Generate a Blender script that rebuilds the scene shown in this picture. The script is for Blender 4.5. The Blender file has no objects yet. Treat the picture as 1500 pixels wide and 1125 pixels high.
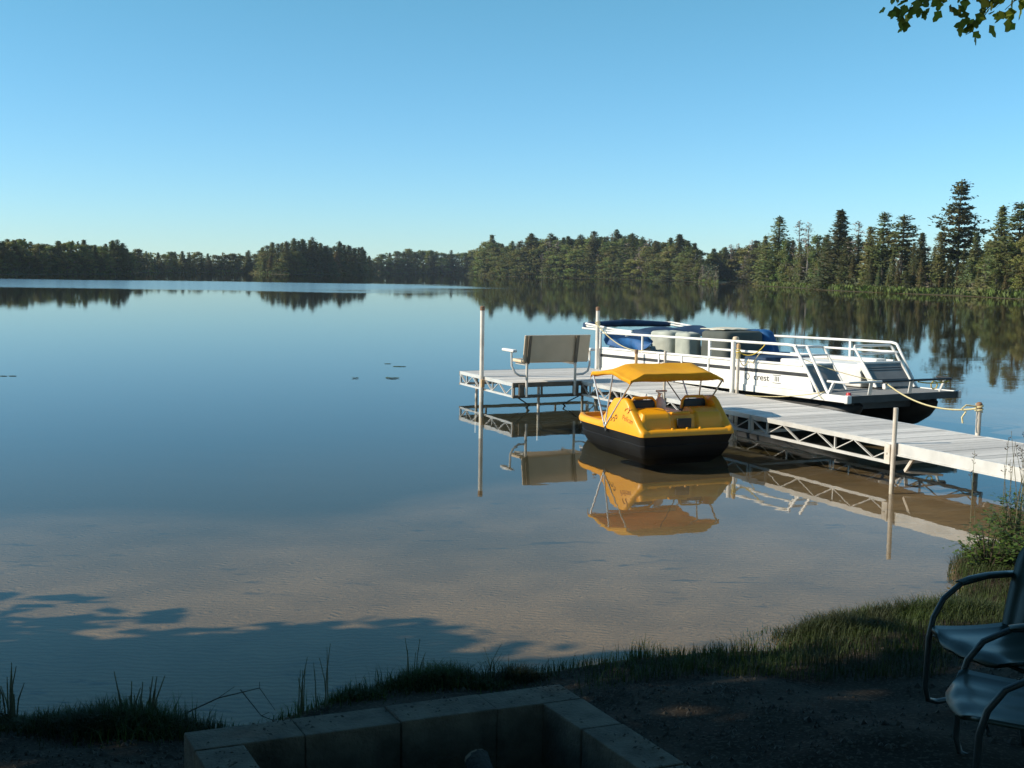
import bpy, bmesh, math, random
import numpy as np
from mathutils import Vector, Matrix
S = bpy.context.scene
COL = S.collection
R = math.radians

# ------------------------------------------------------------------ camera
F_PX, HORIZON, ROLL, EYE = 1650.0, 396.0, R(0.9), 2.7
cam_d = bpy.data.cameras.new("camera"); cam = bpy.data.objects.new("camera", cam_d); COL.objects.link(cam)
cam_d.sensor_width = 36.0; cam_d.lens = 36.0 * F_PX / 1500.0
cam_d.clip_start = 0.05; cam_d.clip_end = 6000
_p = math.atan((562.5 - HORIZON) / F_PX)
_f = Vector((0, math.cos(_p), -math.sin(_p))); _r0 = Vector((1, 0, 0)); _u0 = _r0.cross(_f)
_r = math.cos(ROLL) * _r0 + math.sin(ROLL) * _u0; _u = _r.cross(_f)
M = Matrix((( _r.x, _u.x, -_f.x, 0), (_r.y, _u.y, -_f.y, 0), (_r.z, _u.z, -_f.z, EYE), (0, 0, 0, 1)))
cam.matrix_world = M
S.camera = cam

# ------------------------------------------------------------------ light
SUN_TO = Vector((-0.98, -0.17, 0)).normalized(); SUN_EL = R(31)
sd = bpy.data.lights.new("sun", 'SUN'); so = bpy.data.objects.new("sun", sd); COL.objects.link(so)
sd.energy = 5.0; sd.angle = R(0.5); sd.color = (1.0, 0.90, 0.74)
tosun = SUN_TO * math.cos(SUN_EL) + Vector((0, 0, math.sin(SUN_EL)))
so.rotation_euler = tosun.to_track_quat('Z', 'Y').to_euler()
w = bpy.data.worlds.new("World"); S.world = w; w.use_nodes = True
nt = w.node_tree; bg = nt.nodes['Background']
sky = nt.nodes.new('ShaderNodeTexSky'); sky.sky_type = 'NISHITA'; sky.sun_disc = False
sky.sun_elevation = SUN_EL; sky.sun_rotation = math.atan2(SUN_TO.x, SUN_TO.y)
sky.air_density = 1.0; sky.dust_density = 0.0; sky.ozone_density = 5.0; sky.altitude = 200
tint = nt.nodes.new('ShaderNodeMix'); tint.data_type = 'RGBA'; tint.blend_type = 'MULTIPLY'; tint.inputs[0].default_value = 1.0
tc_ = nt.nodes.new('ShaderNodeTexCoord'); sp_ = nt.nodes.new('ShaderNodeSeparateXYZ'); nt.links.new(tc_.outputs['Generated'], sp_.inputs[0])
el_ = nt.nodes.new('ShaderNodeMapRange'); el_.interpolation_type = 'SMOOTHSTEP'; el_.inputs[1].default_value = .0; el_.inputs[2].default_value = .30; nt.links.new(sp_.outputs[2], el_.inputs[0])
tg_ = nt.nodes.new('ShaderNodeMix'); tg_.data_type = 'RGBA'; nt.links.new(el_.outputs[0], tg_.inputs[0])
tg_.inputs[6].default_value = (.62, .84, .97, 1); tg_.inputs[7].default_value = (.60, .98, .86, 1); nt.links.new(tg_.outputs[2], tint.inputs[7])
nt.links.new(sky.outputs[0], tint.inputs[6]); nt.links.new(tint.outputs[2], bg.inputs[0]); bg.inputs[1].default_value = 0.142
S.view_settings.view_transform = 'Standard'; S.view_settings.look = 'None'
S.view_settings.exposure = 0.27; S.view_settings.gamma = 1.0
S.cycles.max_bounces = 8; S.cycles.transparent_max_bounces = 12
S.cycles.use_denoising = True

# ------------------------------------------------------------------ helpers
class MB:
    def __init__(s): s.v = []; s.f = []; s.m = []; s.cur = 0
    def add(s, vs, fs):
        o = len(s.v); s.v += [tuple(p) for p in vs]; s.f += [tuple(i + o for i in f) for f in fs]; s.m += [s.cur] * len(fs)
    def box(s, x0, x1, y0, y1, z0, z1):
        s.add([(x0,y0,z0),(x1,y0,z0),(x1,y1,z0),(x0,y1,z0),(x0,y0,z1),(x1,y0,z1),(x1,y1,z1),(x0,y1,z1)],
              [(0,3,2,1),(4,5,6,7),(0,1,5,4),(1,2,6,5),(2,3,7,6),(3,0,4,7)])
    def bar(s, p, q, a, b, up=(0,0,1)):
        p = Vector(p); q = Vector(q); d = (q - p).normalized(); u = Vector(up)
        if abs(d.dot(u)) > 0.98: u = Vector((1, 0, 0))
        x = d.cross(u).normalized() * a / 2; z = x.cross(d).normalized() * b / 2
        s.add([p-x-z, p+x-z, p+x+z, p-x+z, q-x-z, q+x-z, q+x+z, q-x+z],
              [(0,1,2,3),(7,6,5,4),(0,4,5,1),(1,5,6,2),(2,6,7,3),(3,7,4,0)])
    def tube(s, pts, r, n=8, cap=True):
        pts = [Vector(p) for p in pts]; k = len(pts)
        rs = r if isinstance(r, (list, tuple)) else [r] * k
        d0 = (pts[1] - pts[0]).normalized(); u = Vector((0,0,1)) if abs(d0.z) < .9 else Vector((1,0,0))
        x = d0.cross(u).normalized(); vs = []
        for i in range(k):
            d = (pts[min(i+1,k-1)] - pts[max(i-1,0)]).normalized()
            x = (x - d * x.dot(d)).normalized(); y = d.cross(x)
            for j in range(n):
                a = 2 * math.pi * j / n; vs.append(pts[i] + (x * math.cos(a) + y * math.sin(a)) * rs[i])
        fs = [(i*n+j, i*n+(j+1)%n, (i+1)*n+(j+1)%n, (i+1)*n+j) for i in range(k-1) for j in range(n)]
        if cap: fs += [tuple(range(n-1,-1,-1)), tuple(range((k-1)*n, k*n))]
        s.add(vs, fs)
    def prism(s, poly, lo, hi, f):   # poly of (a,b); f(a,b,c) -> point
        n = len(poly)
        vs = [f(a,b,lo) for a,b in poly] + [f(a,b,hi) for a,b in poly]
        s.add(vs, [tuple(range(n-1,-1,-1)), tuple(range(n,2*n))] + [(i,(i+1)%n,n+(i+1)%n,n+i) for i in range(n)])
    def grid(s, rows, closed=False):
        n = len(rows[0]); k = len(rows)
        fs = [(i*n+j, i*n+(j+1)%n, (i+1)*n+(j+1)%n, (i+1)*n+j) for i in range(k-1) for j in range(n if closed else n-1)]
        s.add([p for r in rows for p in r], fs)
    def lathe(s, c, prof, n=12):
        s.grid([[ (c[0]+r*math.cos(2*math.pi*j/n), c[1]+r*math.sin(2*math.pi*j/n), c[2]+z) for j in range(n)] for r, z in prof], True)
    def build(s, name, mats, parent=None, smooth=False, bevel=0, solid=0, fix=False):
        me = bpy.data.meshes.new(name); me.from_pydata(s.v, [], s.f)
        if not isinstance(mats, (list, tuple)): mats = [mats]
        for m in mats: me.materials.append(m)
        me.polygons.foreach_set('material_index', s.m)
        if fix:
            b = bmesh.new(); b.from_mesh(me); bmesh.ops.remove_doubles(b, verts=b.verts, dist=1e-5)
            bmesh.ops.recalc_face_normals(b, faces=b.faces); b.to_mesh(me); b.free()
        if smooth:
            me.polygons.foreach_set('use_smooth', [True] * len(me.polygons))
            if smooth != True: me.set_sharp_from_angle(angle=R(smooth))
        me.update(); o = bpy.data.objects.new(name, me); COL.objects.link(o)
        if parent: o.parent = parent
        if solid:
            md = o.modifiers.new('s', 'SOLIDIFY'); md.thickness = solid; md.offset = 0
        if bevel:
            md = o.modifiers.new('b', 'BEVEL'); md.width = bevel; md.segments = 2; md.limit_method = 'ANGLE'; md.angle_limit = R(40)
        return o
def tag(o, label, cat, group=None, kind=None):
    if label: o['label'] = label
    if cat: o['category'] = cat
    if group: o['group'] = group
    if kind: o['kind'] = kind
    return o
def thing(name, label, cat, loc=(0,0,0), rz=0, group=None, rx=0):
    o = bpy.data.objects.new(name, None); o.empty_display_size = .2; COL.objects.link(o)
    o.location = loc; o.rotation_euler = (rx, 0, rz)
    return tag(o, label, cat, group)
def copy_tree(o, parent=None):
    c = o.copy(); COL.objects.link(c); c.parent = parent
    for ch in list(o.children): copy_tree(ch, c)
    return c

# ------------------------------------------------------------------ materials
def mat(name, c, rough=.5, c2=None, scale=6, det=4, metal=0, bump=0, bscale=None, island=0, obj=0, spec=None, lo=.35, hi=.65, coords='Object', stretch=None, transl=0):
    m = bpy.data.materials.new(name); m.use_nodes = True; t = m.node_tree; N = t.nodes; L = t.links
    b = N['Principled BSDF']; b.inputs['Roughness'].default_value = rough; b.inputs['Metallic'].default_value = metal
    if spec is not None: b.inputs['Specular IOR Level'].default_value = spec
    tc = N.new('ShaderNodeTexCoord'); co = tc.outputs[coords]
    if stretch:
        mp = N.new('ShaderNodeMapping'); mp.inputs['Scale'].default_value = stretch; L.new(co, mp.inputs[0]); co = mp.outputs[0]
    c2 = c2 or tuple(x * .82 for x in c)
    nz = N.new('ShaderNodeTexNoise'); nz.inputs['Scale'].default_value = scale; nz.inputs['Detail'].default_value = det; L.new(co, nz.inputs[0])
    rp = N.new('ShaderNodeMapRange'); rp.inputs[1].default_value = lo; rp.inputs[2].default_value = hi; L.new(nz.outputs[0], rp.inputs[0])
    fac = rp.outputs[0]
    mx = N.new('ShaderNodeMix'); mx.data_type = 'RGBA'; L.new(fac, mx.inputs[0])
    mx.inputs[6].default_value = (*c, 1); mx.inputs[7].default_value = (*c2, 1); out = mx.outputs[2]
    if island or obj:
        src = N.new('ShaderNodeNewGeometry').outputs['Random Per Island'] if island else None
        for s_, amt in ((src, island), (N.new('ShaderNodeObjectInfo').outputs['Random'] if obj else None, obj)):
            if s_ is None: continue
            hs = N.new('ShaderNodeHueSaturation'); L.new(out, hs.inputs['Color'])
            v = N.new('ShaderNodeMapRange'); v.inputs[3].default_value = 1 - amt; v.inputs[4].default_value = 1 + amt; L.new(s_, v.inputs[0]); L.new(v.outputs[0], hs.inputs['Value'])
            if obj and s_ is not src:
                h = N.new('ShaderNodeMapRange'); h.inputs[3].default_value = .455; h.inputs[4].default_value = .52
                mu = N.new('ShaderNodeMath'); mu.operation = 'MULTIPLY'; mu.inputs[1].default_value = 7.31; L.new(s_, mu.inputs[0])
                fr = N.new('ShaderNodeMath'); fr.operation = 'FRACT'; L.new(mu.outputs[0], fr.inputs[0]); L.new(fr.outputs[0], h.inputs[0]); L.new(h.outputs[0], hs.inputs['Hue'])
            out = hs.outputs[0]
    L.new(out, b.inputs['Base Color'])
    if bump:
        n2 = N.new('ShaderNodeTexNoise'); n2.inputs['Scale'].default_value = bscale or scale * 4; n2.inputs['Detail'].default_value = 5; L.new(co, n2.inputs[0])
        bp = N.new('ShaderNodeBump'); bp.inputs['Strength'].default_value = bump; bp.inputs['Distance'].default_value = .02; L.new(n2.outputs[0], bp.inputs['Height']); L.new(bp.outputs[0], b.inputs['Normal'])
    if transl:
        tr = N.new('ShaderNodeBsdfTranslucent'); L.new(out, tr.inputs[0]); ms = N.new('ShaderNodeMixShader'); ms.inputs[0].default_value = transl
        L.new(b.outputs[0], ms.inputs[1]); L.new(tr.outputs[0], ms.inputs[2]); L.new(ms.outputs[0], N['Material Output'].inputs[0])
    return m

WHITE = mat('white_paint', (.78,.77,.73), .45, (.66,.63,.57), 2.2, det=8, lo=.45, hi=.75, bump=.08, bscale=3)
ALU = mat('weathered_aluminium', (.66,.65,.62), .42, (.56,.55,.52), 5, metal=.25)
DARKALU = mat('dull_aluminium', (.055,.055,.055), .5, (.03,.03,.03), 3, metal=.3)
DECK = mat('deck_boards', (.66,.62,.57), .65, (.55,.52,.47), 5, island=.2, bump=.25, stretch=(1.5,9,9))
STEEL = mat('galvanised_pipe', (.66,.62,.56), .5, (.48,.42,.34), 5)
RUSTCAP = mat('brown_cap', (.28,.16,.09), .7, (.16,.09,.05), 12)
TAN = mat('tan_cap', (.55,.36,.18), .7)
BEIGE = mat('beige_plastic', (.72,.56,.39), .55, (.64,.49,.33), 3)
ROPE = mat('yellow_rope', (.66,.57,.32), .8, (.5,.42,.22), 60)
YROPE = mat('bright_yellow_rope', (.70,.50,.05), .8, (.5,.36,.05), 60)
YELLOW = mat('yellow_plastic', (.84,.365,.005), .42, (.80,.335,.005), 3, bump=.05, bscale=60)
CANVAS = mat('yellow_canvas', (.84,.42,.010), .8, (.78,.36,.010), 5, bump=.15, bscale=25, transl=.18)
BLACKP = mat('black_plastic', (.008,.008,.009), .5, (.014,.014,.014), 2, bump=.08, bscale=40, spec=.25)
SEATBLK = mat('black_vinyl', (.012,.012,.013), .5)
ORANGETXT = mat('brown_orange_lettering', (.32,.08,.01), .5)
BLACKTXT = mat('black_lettering', (.02,.02,.02), .5)
NAVY = mat('navy_tarp', (.008,.025,.065), .75, (.015,.05,.11), 4, bump=.6, bscale=5)
BLUE = mat('blue_tarp', (.016,.12,.34), .6, (.012,.085,.24), 5, bump=.9, bscale=6, transl=.2)
COVER = mat('pale_seat_cover', (.42,.44,.38), .8, (.34,.36,.31), 4, bump=.7, bscale=5)
GREYCOV = mat('grey_green_cover', (.09,.10,.085), .85, (.07,.08,.07), 4, bump=.3, bscale=5)
CREAM = mat('cream_lit_top', (.62,.58,.46), .8)
SHADEBEAM = mat('shade_toned_beam', (.20,.155,.11), .7, (.14,.11,.08), 6)  # brown tone standing in for shade on the platform frame and bench straps
GREYPANEL = mat('grey_panel', (.23,.22,.20), .5, (.19,.18,.165), 4)  # grey deepened to stand in for shade on the bow panels
CARPET = mat('grey_carpet', (.25,.25,.24), .95, (.19,.19,.18), 40)
RED = mat('red_lens', (.55,.03,.03), .3)
CHAIRG = mat('teal_enamel', (.030,.046,.035), .35, (.021,.032,.025), 5)
CHAIRF = mat('dark_tube_paint', (.025,.035,.035), .35)
BLOCKM = mat('concrete_block', (.145,.12,.085), .9, (.072,.06,.042), 7, det=8, bump=.6, bscale=60)
DEBRIS = mat('dead_leaf_litter', (.07,.05,.03), .9, (.04,.03,.02), 20, island=.3)
CHAR = mat('charred_wood', (.03,.026,.022), .9, (.06,.05,.04), 15, bump=.8)
CUTWOOD = mat('cut_wood', (.30,.23,.16), .8, (.2,.15,.1), 20)
GRAVEL = mat('grey_gravel', (.068,.056,.040), .9, (.036,.030,.022), 9, island=.45)
LEAFLIT = mat('shore_grass_blades', (.048,.080,.013), .7, (.030,.036,.012), 2.2, island=.3, transl=.3)
REEDM = mat('reed_stems', (.12,.13,.06), .7, (.10,.08,.045), 3, island=.3)
BUSHM = mat('bush_leaves', (.10,.16,.025), .6, (.05,.09,.02), 5, island=.3, transl=.3)
TWIG = mat('dry_twig', (.07,.05,.035), .9)
SEDGE = mat('shore_sedge', (.12,.19,.03), .8, (.11,.12,.04), .3, island=.25, transl=.25)
UNDER = mat('undergrowth_leaves', (.08,.11,.04), .8, (.12,.10,.065), .12, island=.3, transl=.15)
PINEM = mat('pine_needles', (.072,.125,.032), .75, (.14,.135,.046), .35, island=.28, obj=.42, transl=.4)
SPRUCEM = mat('spruce_needles', (.062,.110,.035), .75, (.115,.12,.042), .35, island=.28, obj=.42, transl=.4)
CEDARM = mat('cedar_foliage', (.115,.14,.034), .75, (.17,.13,.05), .35, island=.28, obj=.42, transl=.4)
BROADM = mat('broadleaf_foliage', (.095,.155,.030), .7, (.16,.155,.046), .35, island=.28, obj=.42, transl=.42)
BAREM = mat('bare_twigs', (.24,.21,.175), .9, (.17,.14,.11), .5, island=.2, obj=.15)
MAPLEM = mat('maple_leaves', (.10,.14,.022), .6, (.07,.09,.02), .8, island=.3, transl=.35)
LIMBLEAF = mat('limb_leaves_lit_tone', (.22,.29,.035), .6, (.17,.18,.035), 3, island=.3, transl=.5)  # lighter than the other maple leaves, sunlight put into the colour
POLEW = mat('white_pole', (.74,.70,.63), .5, (.60,.55,.48), 4)
BARK = mat('tree_bark', (.10,.085,.07), .95, (.055,.045,.035), 4, bump=.5)
PALEBARK = mat('pale_trunk_bark', (.22,.20,.17), .9, (.13,.11,.09), 3)
PAD = mat('lily_pad', (.06,.09,.03), .4)
PINK = mat('pale_bag', (.75,.62,.55), .7)
CHROME = mat('bright_tube', (.72,.72,.70), .3, metal=.6)

# ------------------------------------------------------------------ lake outline (world metres)
NEAR = [(-3.0,6.44),(-2.74,6.4),(-2.38,6.4),(-1.76,6.32),(-1.56,6.27),(-1.38,6.43),(-1.15,6.71),(-0.81,7.04),(-0.47,7.21),(-0.19,7.16),(0.08,7.24),(0.4,7.42),(0.94,7.68),(1.49,7.8),(1.94,7.85),(2.28,8.4),(2.62,8.68),(3.2,8.8),(3.61,9.09),(3.95,9.5),(3.98,9.9),(4.3,10.6),(4.75,11.1),(5.6,11.3),(6.6,11.6),(7.6,12.3),(9.5,15),(14,22),(30,50),(50,85)]
OUTLINE = NEAR + [(67.5,117.9),(67.1,148.6),(66.8,170.8),(61,184.3),(58.2,203.8),(59.6,242),(58,267.1),(66,280),(88,330),(86,384),(80.6,407.5),(74,405),(73,395),(62,335),(54.8,293),(53.2,294.4),(56.6,332.1),(59,394.8),(39,438.2),(24.2,458.7),(-3.7,490.2),(-18.4,530.2),(-19.2,668.8),(-52.4,655.6),(-75.7,590.4),(-68.1,546.9),(-64.2,457.4),(-71.5,419.6),(-80.5,401.4),(-91.4,408.8),(-100.5,472.6),(-117.1,428.8),(-127.6,369.4),(-108,319.3),(-111.9,284),(-114.7,252.6),(-113.5,206),(-120,120),(-90,50),(-40,14),(-15,8),(-6,6.7)]
_P = np.array(OUTLINE); _Q = np.roll(_P, -1, 0)
def shore_dist(X, Y):            # + inside the lake
    X = np.asarray(X, float); Y = np.asarray(Y, float)
    best = np.full(X.shape, 1e9); ins = np.zeros(X.shape, bool)
    for (ax, ay), (bx, by) in zip(_P, _Q):
        dx, dy = bx - ax, by - ay; L2 = dx*dx + dy*dy
        t = np.clip(((X-ax)*dx + (Y-ay)*dy) / L2, 0, 1)
        best = np.minimum(best, np.hypot(X-ax-t*dx, Y-ay-t*dy))
        if ay != by:
            c = ((ay > Y) != (by > Y)) & (X < dx * (Y-ay) / (by-ay) + ax); ins ^= c
    return np.where(ins, best, -best)
PIT_O = Vector((.282, 5.861, 0)); PIT_A = R(201.2)   # outer far corner of the fire pit, axis along its far wall
_e1 = (math.cos(PIT_A), math.sin(PIT_A)); _e2 = (.362, -.932)
_e2 = (-_e1[1], _e1[0]); 
if _e2[1] > 0: _e2 = (-_e2[0], -_e2[1])
def height(X, Y):
    s = shore_dist(X, Y); l = -s
    land = .02 + .16*np.clip(l, 0, 2.4) + .035*np.clip(l-2.4, 0, 70)*(np.asarray(Y) > 40) + .004*np.clip(l-2.4,0,200)
    wob = .03*np.sin(np.asarray(X)*3.1+1.3)*np.sin(np.asarray(Y)*2.7)*np.clip(l,0,1) + .015*np.sin(np.asarray(X)*7.3)*np.sin(np.asarray(Y)*8.1+.5)*np.clip(l*2,0,1)
    lake = -(.01 + .038*np.clip(s,0,6) + .075*np.clip(s-6,0,12) + .05*np.clip(s-18,0,30))
    z = np.where(s > 0, lake, land + wob)
    a = (np.asarray(X)-PIT_O.x)*_e1[0] + (np.asarray(Y)-PIT_O.y)*_e1[1]
    b = (np.asarray(X)-PIT_O.x)*_e2[0] + (np.asarray(Y)-PIT_O.y)*_e2[1]
    a = a + .127*b
    pit = (a > .12) & (a < 1.83) & (b > .12) & (b < 1.83)
    return np.where(pit, .08, z)
def hz(x, y): return float(height(np.array([x]), np.array([y]))[0])

def axis(lo, hi, step, far, grow=1.13):
    a = list(np.arange(lo, hi, step)); d = step; x = a[-1]
    while x < far: d = min(d*grow, 14); x += d; a.append(x)
    d = step; x = a[0]; b = []
    while x > -far*.6: d = min(d*grow, 14); x -= d; b.append(x)
    return np.array(b[::-1] + a)
gx = axis(-4.2, 7.0, .06, 700); gy = axis(3.5, 13.0, .06, 1100)
GX, GY = np.meshgrid(gx, gy); GZ = height(GX, GY)
gm = bpy.data.meshes.new('ground'); nx, ny = len(gx), len(gy)
idx = np.arange(nx*ny).reshape(ny, nx)
quads = np.stack([idx[:-1,:-1], idx[:-1,1:], idx[1:,1:], idx[1:,:-1]], -1).reshape(-1, 4)
gm.from_pydata(np.stack([GX.ravel(), GY.ravel(), GZ.ravel()], -1).tolist(), [], quads.tolist())
gm.polygons.foreach_set('use_smooth', [True]*len(gm.polygons))
ground = bpy.data.objects.new('ground', gm); COL.objects.link(ground); ground['kind'] = 'structure'

def ground_material():
    m = bpy.data.materials.new('lake_bed_and_bank'); m.use_nodes = True; t = m.node_tree; N = t.nodes; L = t.links; b = N['Principled BSDF']
    b.inputs['Roughness'].default_value = .95; b.inputs['Specular IOR Level'].default_value = .15
    pos = N.new('ShaderNodeNewGeometry').outputs['Position']
    def noise(sc, det=4, st=None):
        n = N.new('ShaderNodeTexNoise'); n.inputs['Scale'].default_value = sc; n.inputs['Detail'].default_value = det; src = pos
        if st:
            mp = N.new('ShaderNodeMapping'); mp.inputs['Scale'].default_value = st; L.new(pos, mp.inputs[0]); src = mp.outputs[0]
        L.new(src, n.inputs[0]); return n.outputs[0]
    def rng(src, a, c, lo=0, hi=1):
        r = N.new('ShaderNodeMapRange'); r.interpolation_type = 'SMOOTHSTEP'
        for i, v in enumerate((a, c, lo, hi)): r.inputs[i+1].default_value = v
        L.new(src, r.inputs[0]); return r.outputs[0]
    def mix(f, a, c):
        x = N.new('ShaderNodeMix'); x.data_type = 'RGBA'; L.new(f, x.inputs[0])
        for i, v in ((6, a), (7, c)):
            if isinstance(v, tuple): x.inputs[i].default_value = (*v, 1)
            else: L.new(v, x.inputs[i])
        return x.outputs[2]
    def math_(op, a, c):
        x = N.new('ShaderNodeMath'); x.operation = op
        for i, v in enumerate((a, c)):
            if isinstance(v, (int, float)): x.inputs[i].default_value = v
            else: L.new(v, x.inputs[i])
        return x.outputs[0]
    sx = N.new('ShaderNodeSeparateXYZ'); L.new(pos, sx.inputs[0]); z = sx.outputs[2]
    sand = mix(rng(noise(1.3, 5), .35, .65), (.235,.155,.082), (.185,.122,.064))
    deb = rng(noise(4.5, 6, (.55,1.5,1)), .57, .70)                        # scattered dark litter on the sand
    patch = rng(noise(.55, 2), .45, .62); deb = math_('MULTIPLY', deb, patch)
    sand = mix(deb, sand, (.06,.05,.038))
    zn = math_('ADD', z, math_('MULTIPLY', math_('SUBTRACT', noise(.5, 5), .5), .22))
    bed = mix(rng(zn, -.07, -.36), sand, (.045,.036,.012))                     # algae over the deeper sand, darkened too for light lost in the water
    bed = mix(rng(zn, -.40, -1.1), bed, (.022,.024,.012))
    soil = mix(rng(noise(2.0, 6), .4, .6), (.017,.012,.007), (.034,.025,.016))
    soil = mix(rng(noise(45, 3), .52, .64), soil, (.062,.048,.033))
    col = mix(rng(z, -.005, .04), bed, soil)
    far = rng(sx.outputs[1], 60, 100); col = mix(math_('MULTIPLY', far, rng(z, .0, .1)), col, (.05,.055,.02))
    L.new(col, b.inputs['Base Color'])
    wv = N.new('ShaderNodeTexWave'); wv.wave_type = 'BANDS'; wv.bands_direction = 'Y'; wv.inputs['Scale'].default_value = 4.2; wv.inputs['Distortion'].default_value = 9; wv.inputs['Detail'].default_value = 3; wv.inputs['Detail Scale'].default_value = 1.1; L.new(pos, wv.inputs[0])
    hgt = math_('ADD', math_('MULTIPLY', wv.outputs[0], rng(z, .02, -.02)), math_('MULTIPLY', noise(70, 4), .7))
    bp = N.new('ShaderNodeBump'); bp.inputs['Strength'].default_value = .5; bp.inputs['Distance'].default_value = .02; L.new(hgt, bp.inputs['Height']); L.new(bp.outputs[0], b.inputs['Normal'])
    return m
gm.materials.append(ground_material())

# ------------------------------------------------------------------ water
wmb = MB(); wx = np.concatenate([[-700,-200], np.arange(-60,61,10), [200,700]]); wy = np.concatenate([np.arange(-20,80,10),[150,300,600,1100]])
wmb.grid([[(x, y, 0) for x in wx] for y in wy])
def water_material():
    m = bpy.data.materials.new('lake_water'); m.use_nodes = True; t = m.node_tree; N = t.nodes; L = t.links
    N.remove(N['Principled BSDF']); out = N['Material Output']
    pos = N.new('ShaderNodeNewGeometry').outputs['Position']; sx = N.new('ShaderNodeSeparateXYZ'); L.new(pos, sx.inputs[0])
    def rng(src, a, c, lo=0, hi=1):
        r = N.new('ShaderNodeMapRange'); r.interpolation_type = 'SMOOTHSTEP'
        for i, v in enumerate((a, c, lo, hi)): r.inputs[i+1].default_value = v
        L.new(src, r.inputs[0]); return r.outputs[0]
    def noise(sc, det, st):
        n = N.new('ShaderNodeTexNoise'); n.inputs['Scale'].default_value = sc; n.inputs['Detail'].default_value = det
        mp = N.new('ShaderNodeMapping'); mp.inputs['Scale'].default_value = st; L.new(pos, mp.inputs[0]); L.new(mp.outputs[0], n.inputs[0]); return n.outputs[0]
    def op(o, a, c):
        x = N.new('ShaderNodeMath'); x.operation = o
        for i, v in enumerate((a, c)):
            if isinstance(v, (int, float)): x.inputs[i].default_value = v
            else: L.new(v, x.inputs[i])
        return x.outputs[0]
    # a breeze ruffles one long band far out on the left
    yj = op('ADD', sx.outputs[1], op('MULTIPLY', op('SUBTRACT', noise(.03, 3, (1,.3,1)), .5), 30))
    xj = op('ADD', sx.outputs[0], op('MULTIPLY', op('SUBTRACT', noise(.05, 3, (.4,1,1)), .5), 40))
    band = op('MULTIPLY', op('MULTIPLY', rng(yj, 118, 128), rng(yj, 205, 185)), rng(xj, 2, -22))
    rough = op('ADD', op('MULTIPLY', band, .13), .016)
    gl = N.new('ShaderNodeBsdfGlossy'); gl.distribution = 'GGX'; L.new(rough, gl.inputs['Roughness'])
    tr = N.new('ShaderNodeBsdfTransparent'); tr.inputs[0].default_value = (.93,.94,.90,1)
    # Schlick reflectance from the facing angle, the same from above and from below the surface
    gi = N.new('ShaderNodeNewGeometry'); dt = N.new('ShaderNodeVectorMath'); dt.operation = 'DOT_PRODUCT'; L.new(gi.outputs['Incoming'], dt.inputs[0]); L.new(gi.outputs['Normal'], dt.inputs[1])
    ca = op('ABSOLUTE', dt.outputs['Value'], 0); fr = op('ADD', op('MULTIPLY', op('POWER', op('SUBTRACT', 1.0, ca), 5.0), .98), .02)
    bp = N.new('ShaderNodeBump'); bp.inputs['Strength'].default_value = .35; bp.inputs['Distance'].default_value = .004
    L.new(op('ADD', noise(1.1, 2, (.6,1.6,1)), op('MULTIPLY', noise(6, 2, (.5,1.4,1)), .12)), bp.inputs['Height'])
    L.new(bp.outputs[0], gl.inputs['Normal'])
    mx = N.new('ShaderNodeMixShader'); L.new(fr, mx.inputs[0]); L.new(tr.outputs[0], mx.inputs[1]); L.new(gl.outputs[0], mx.inputs[2])
    L.new(mx.outputs[0], out.inputs[0]); return m
water = wmb.build('lake_water', water_material()); water['kind'] = 'structure'

# ------------------------------------------------------------------ dock
DK_O, DK_A = (5.04, 14.6, 0), R(25.16)
dk = Matrix.Translation(DK_O) @ Matrix.Rotation(DK_A, 4, 'Z')
def D(u, v, z): return tuple(dk @ Vector((u, v, z)))
ZT = .53
def deck_boards(u0, u1, v0, v1, root, along='u'):
    m = MB(); n = max(1, round((v1-v0)/.148)); s = (v1-v0)/n
    for i in range(n): m.box(u0+.012, u1-.012, v0+i*s+.004, v0+(i+1)*s-.004, ZT-.03, ZT+random.uniform(-.002,.002))
    return m.build('deck_boards', DECK, root)
def truss(root, u, v0, v1, zb=.26, panel=.68, name='truss', outer=-1):
    m = MB()
    m.bar((u,v0,ZT-.035), (u,v1,ZT-.035), .035, .07); m.bar((u,v0,zb), (u,v1,zb), .035, .04)
    n = max(2, round((v1-v0)/panel)); s = (v1-v0)/n; a, b = zb+.02, ZT-.07
    for i in range(n):
        y1 = v1-i*s; y0 = y1-s
        m.bar((u,y1-.02,b), (u,y0+s*.5,a), .012, .035, (1,0,0)); m.bar((u,y0+s*.5,a), (u,y0+.01,b), .012, .018, (1,0,0))
        if i % 2 == 0: m.bar((u+.02,y0+s*.52,a), (u+.02,y0+s*.52,b), .02, .03, (1,0,0))
    for v in (v0+.02, v1-.02): m.bar((u,v,zb), (u,v,ZT-.035), .03, .035, (1,0,0))
    return m.build(name, ALU, root)
def crossbars(root, u0, u1, v0, v1):
    m = MB()
    for v in np.linspace(v0+.06, v1-.06, 4): m.bar((u0+.03,v,ZT-.075), (u1-.03,v,ZT-.075), .05, .05)
    for v in (v0+.03, v1-.03): m.bar((u0+.03,v,.26), (u1-.03,v,.26), .04, .04)
    return m.build('cross_bars', ALU, root)
def post(root, u, v, z1, r=.03, z0=None, cap=None, mt=None, name='post', lean=(0,0)):
    m = MB(); z0 = -.9 if z0 is None else z0
    m.tube([(u+lean[0]*(z0-ZT),v+lean[1]*(z0-ZT),z0), (u+lean[0]*(z1-ZT),v+lean[1]*(z1-ZT),z1)], r, 12)
    o = m.build(name, mt or STEEL, root, 40)
    if cap:
        c = MB(); x, y = u+lean[0]*(z1-ZT), v+lean[1]*(z1-ZT); c.lathe((x,y,z1-.03), [(r+.001,-.04),(r+.006,-.04),(r+.006,.03),(r*.6,.05),(0,.052)], 12)
        c.build('post_cap', cap, o, 40)
    return o
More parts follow.
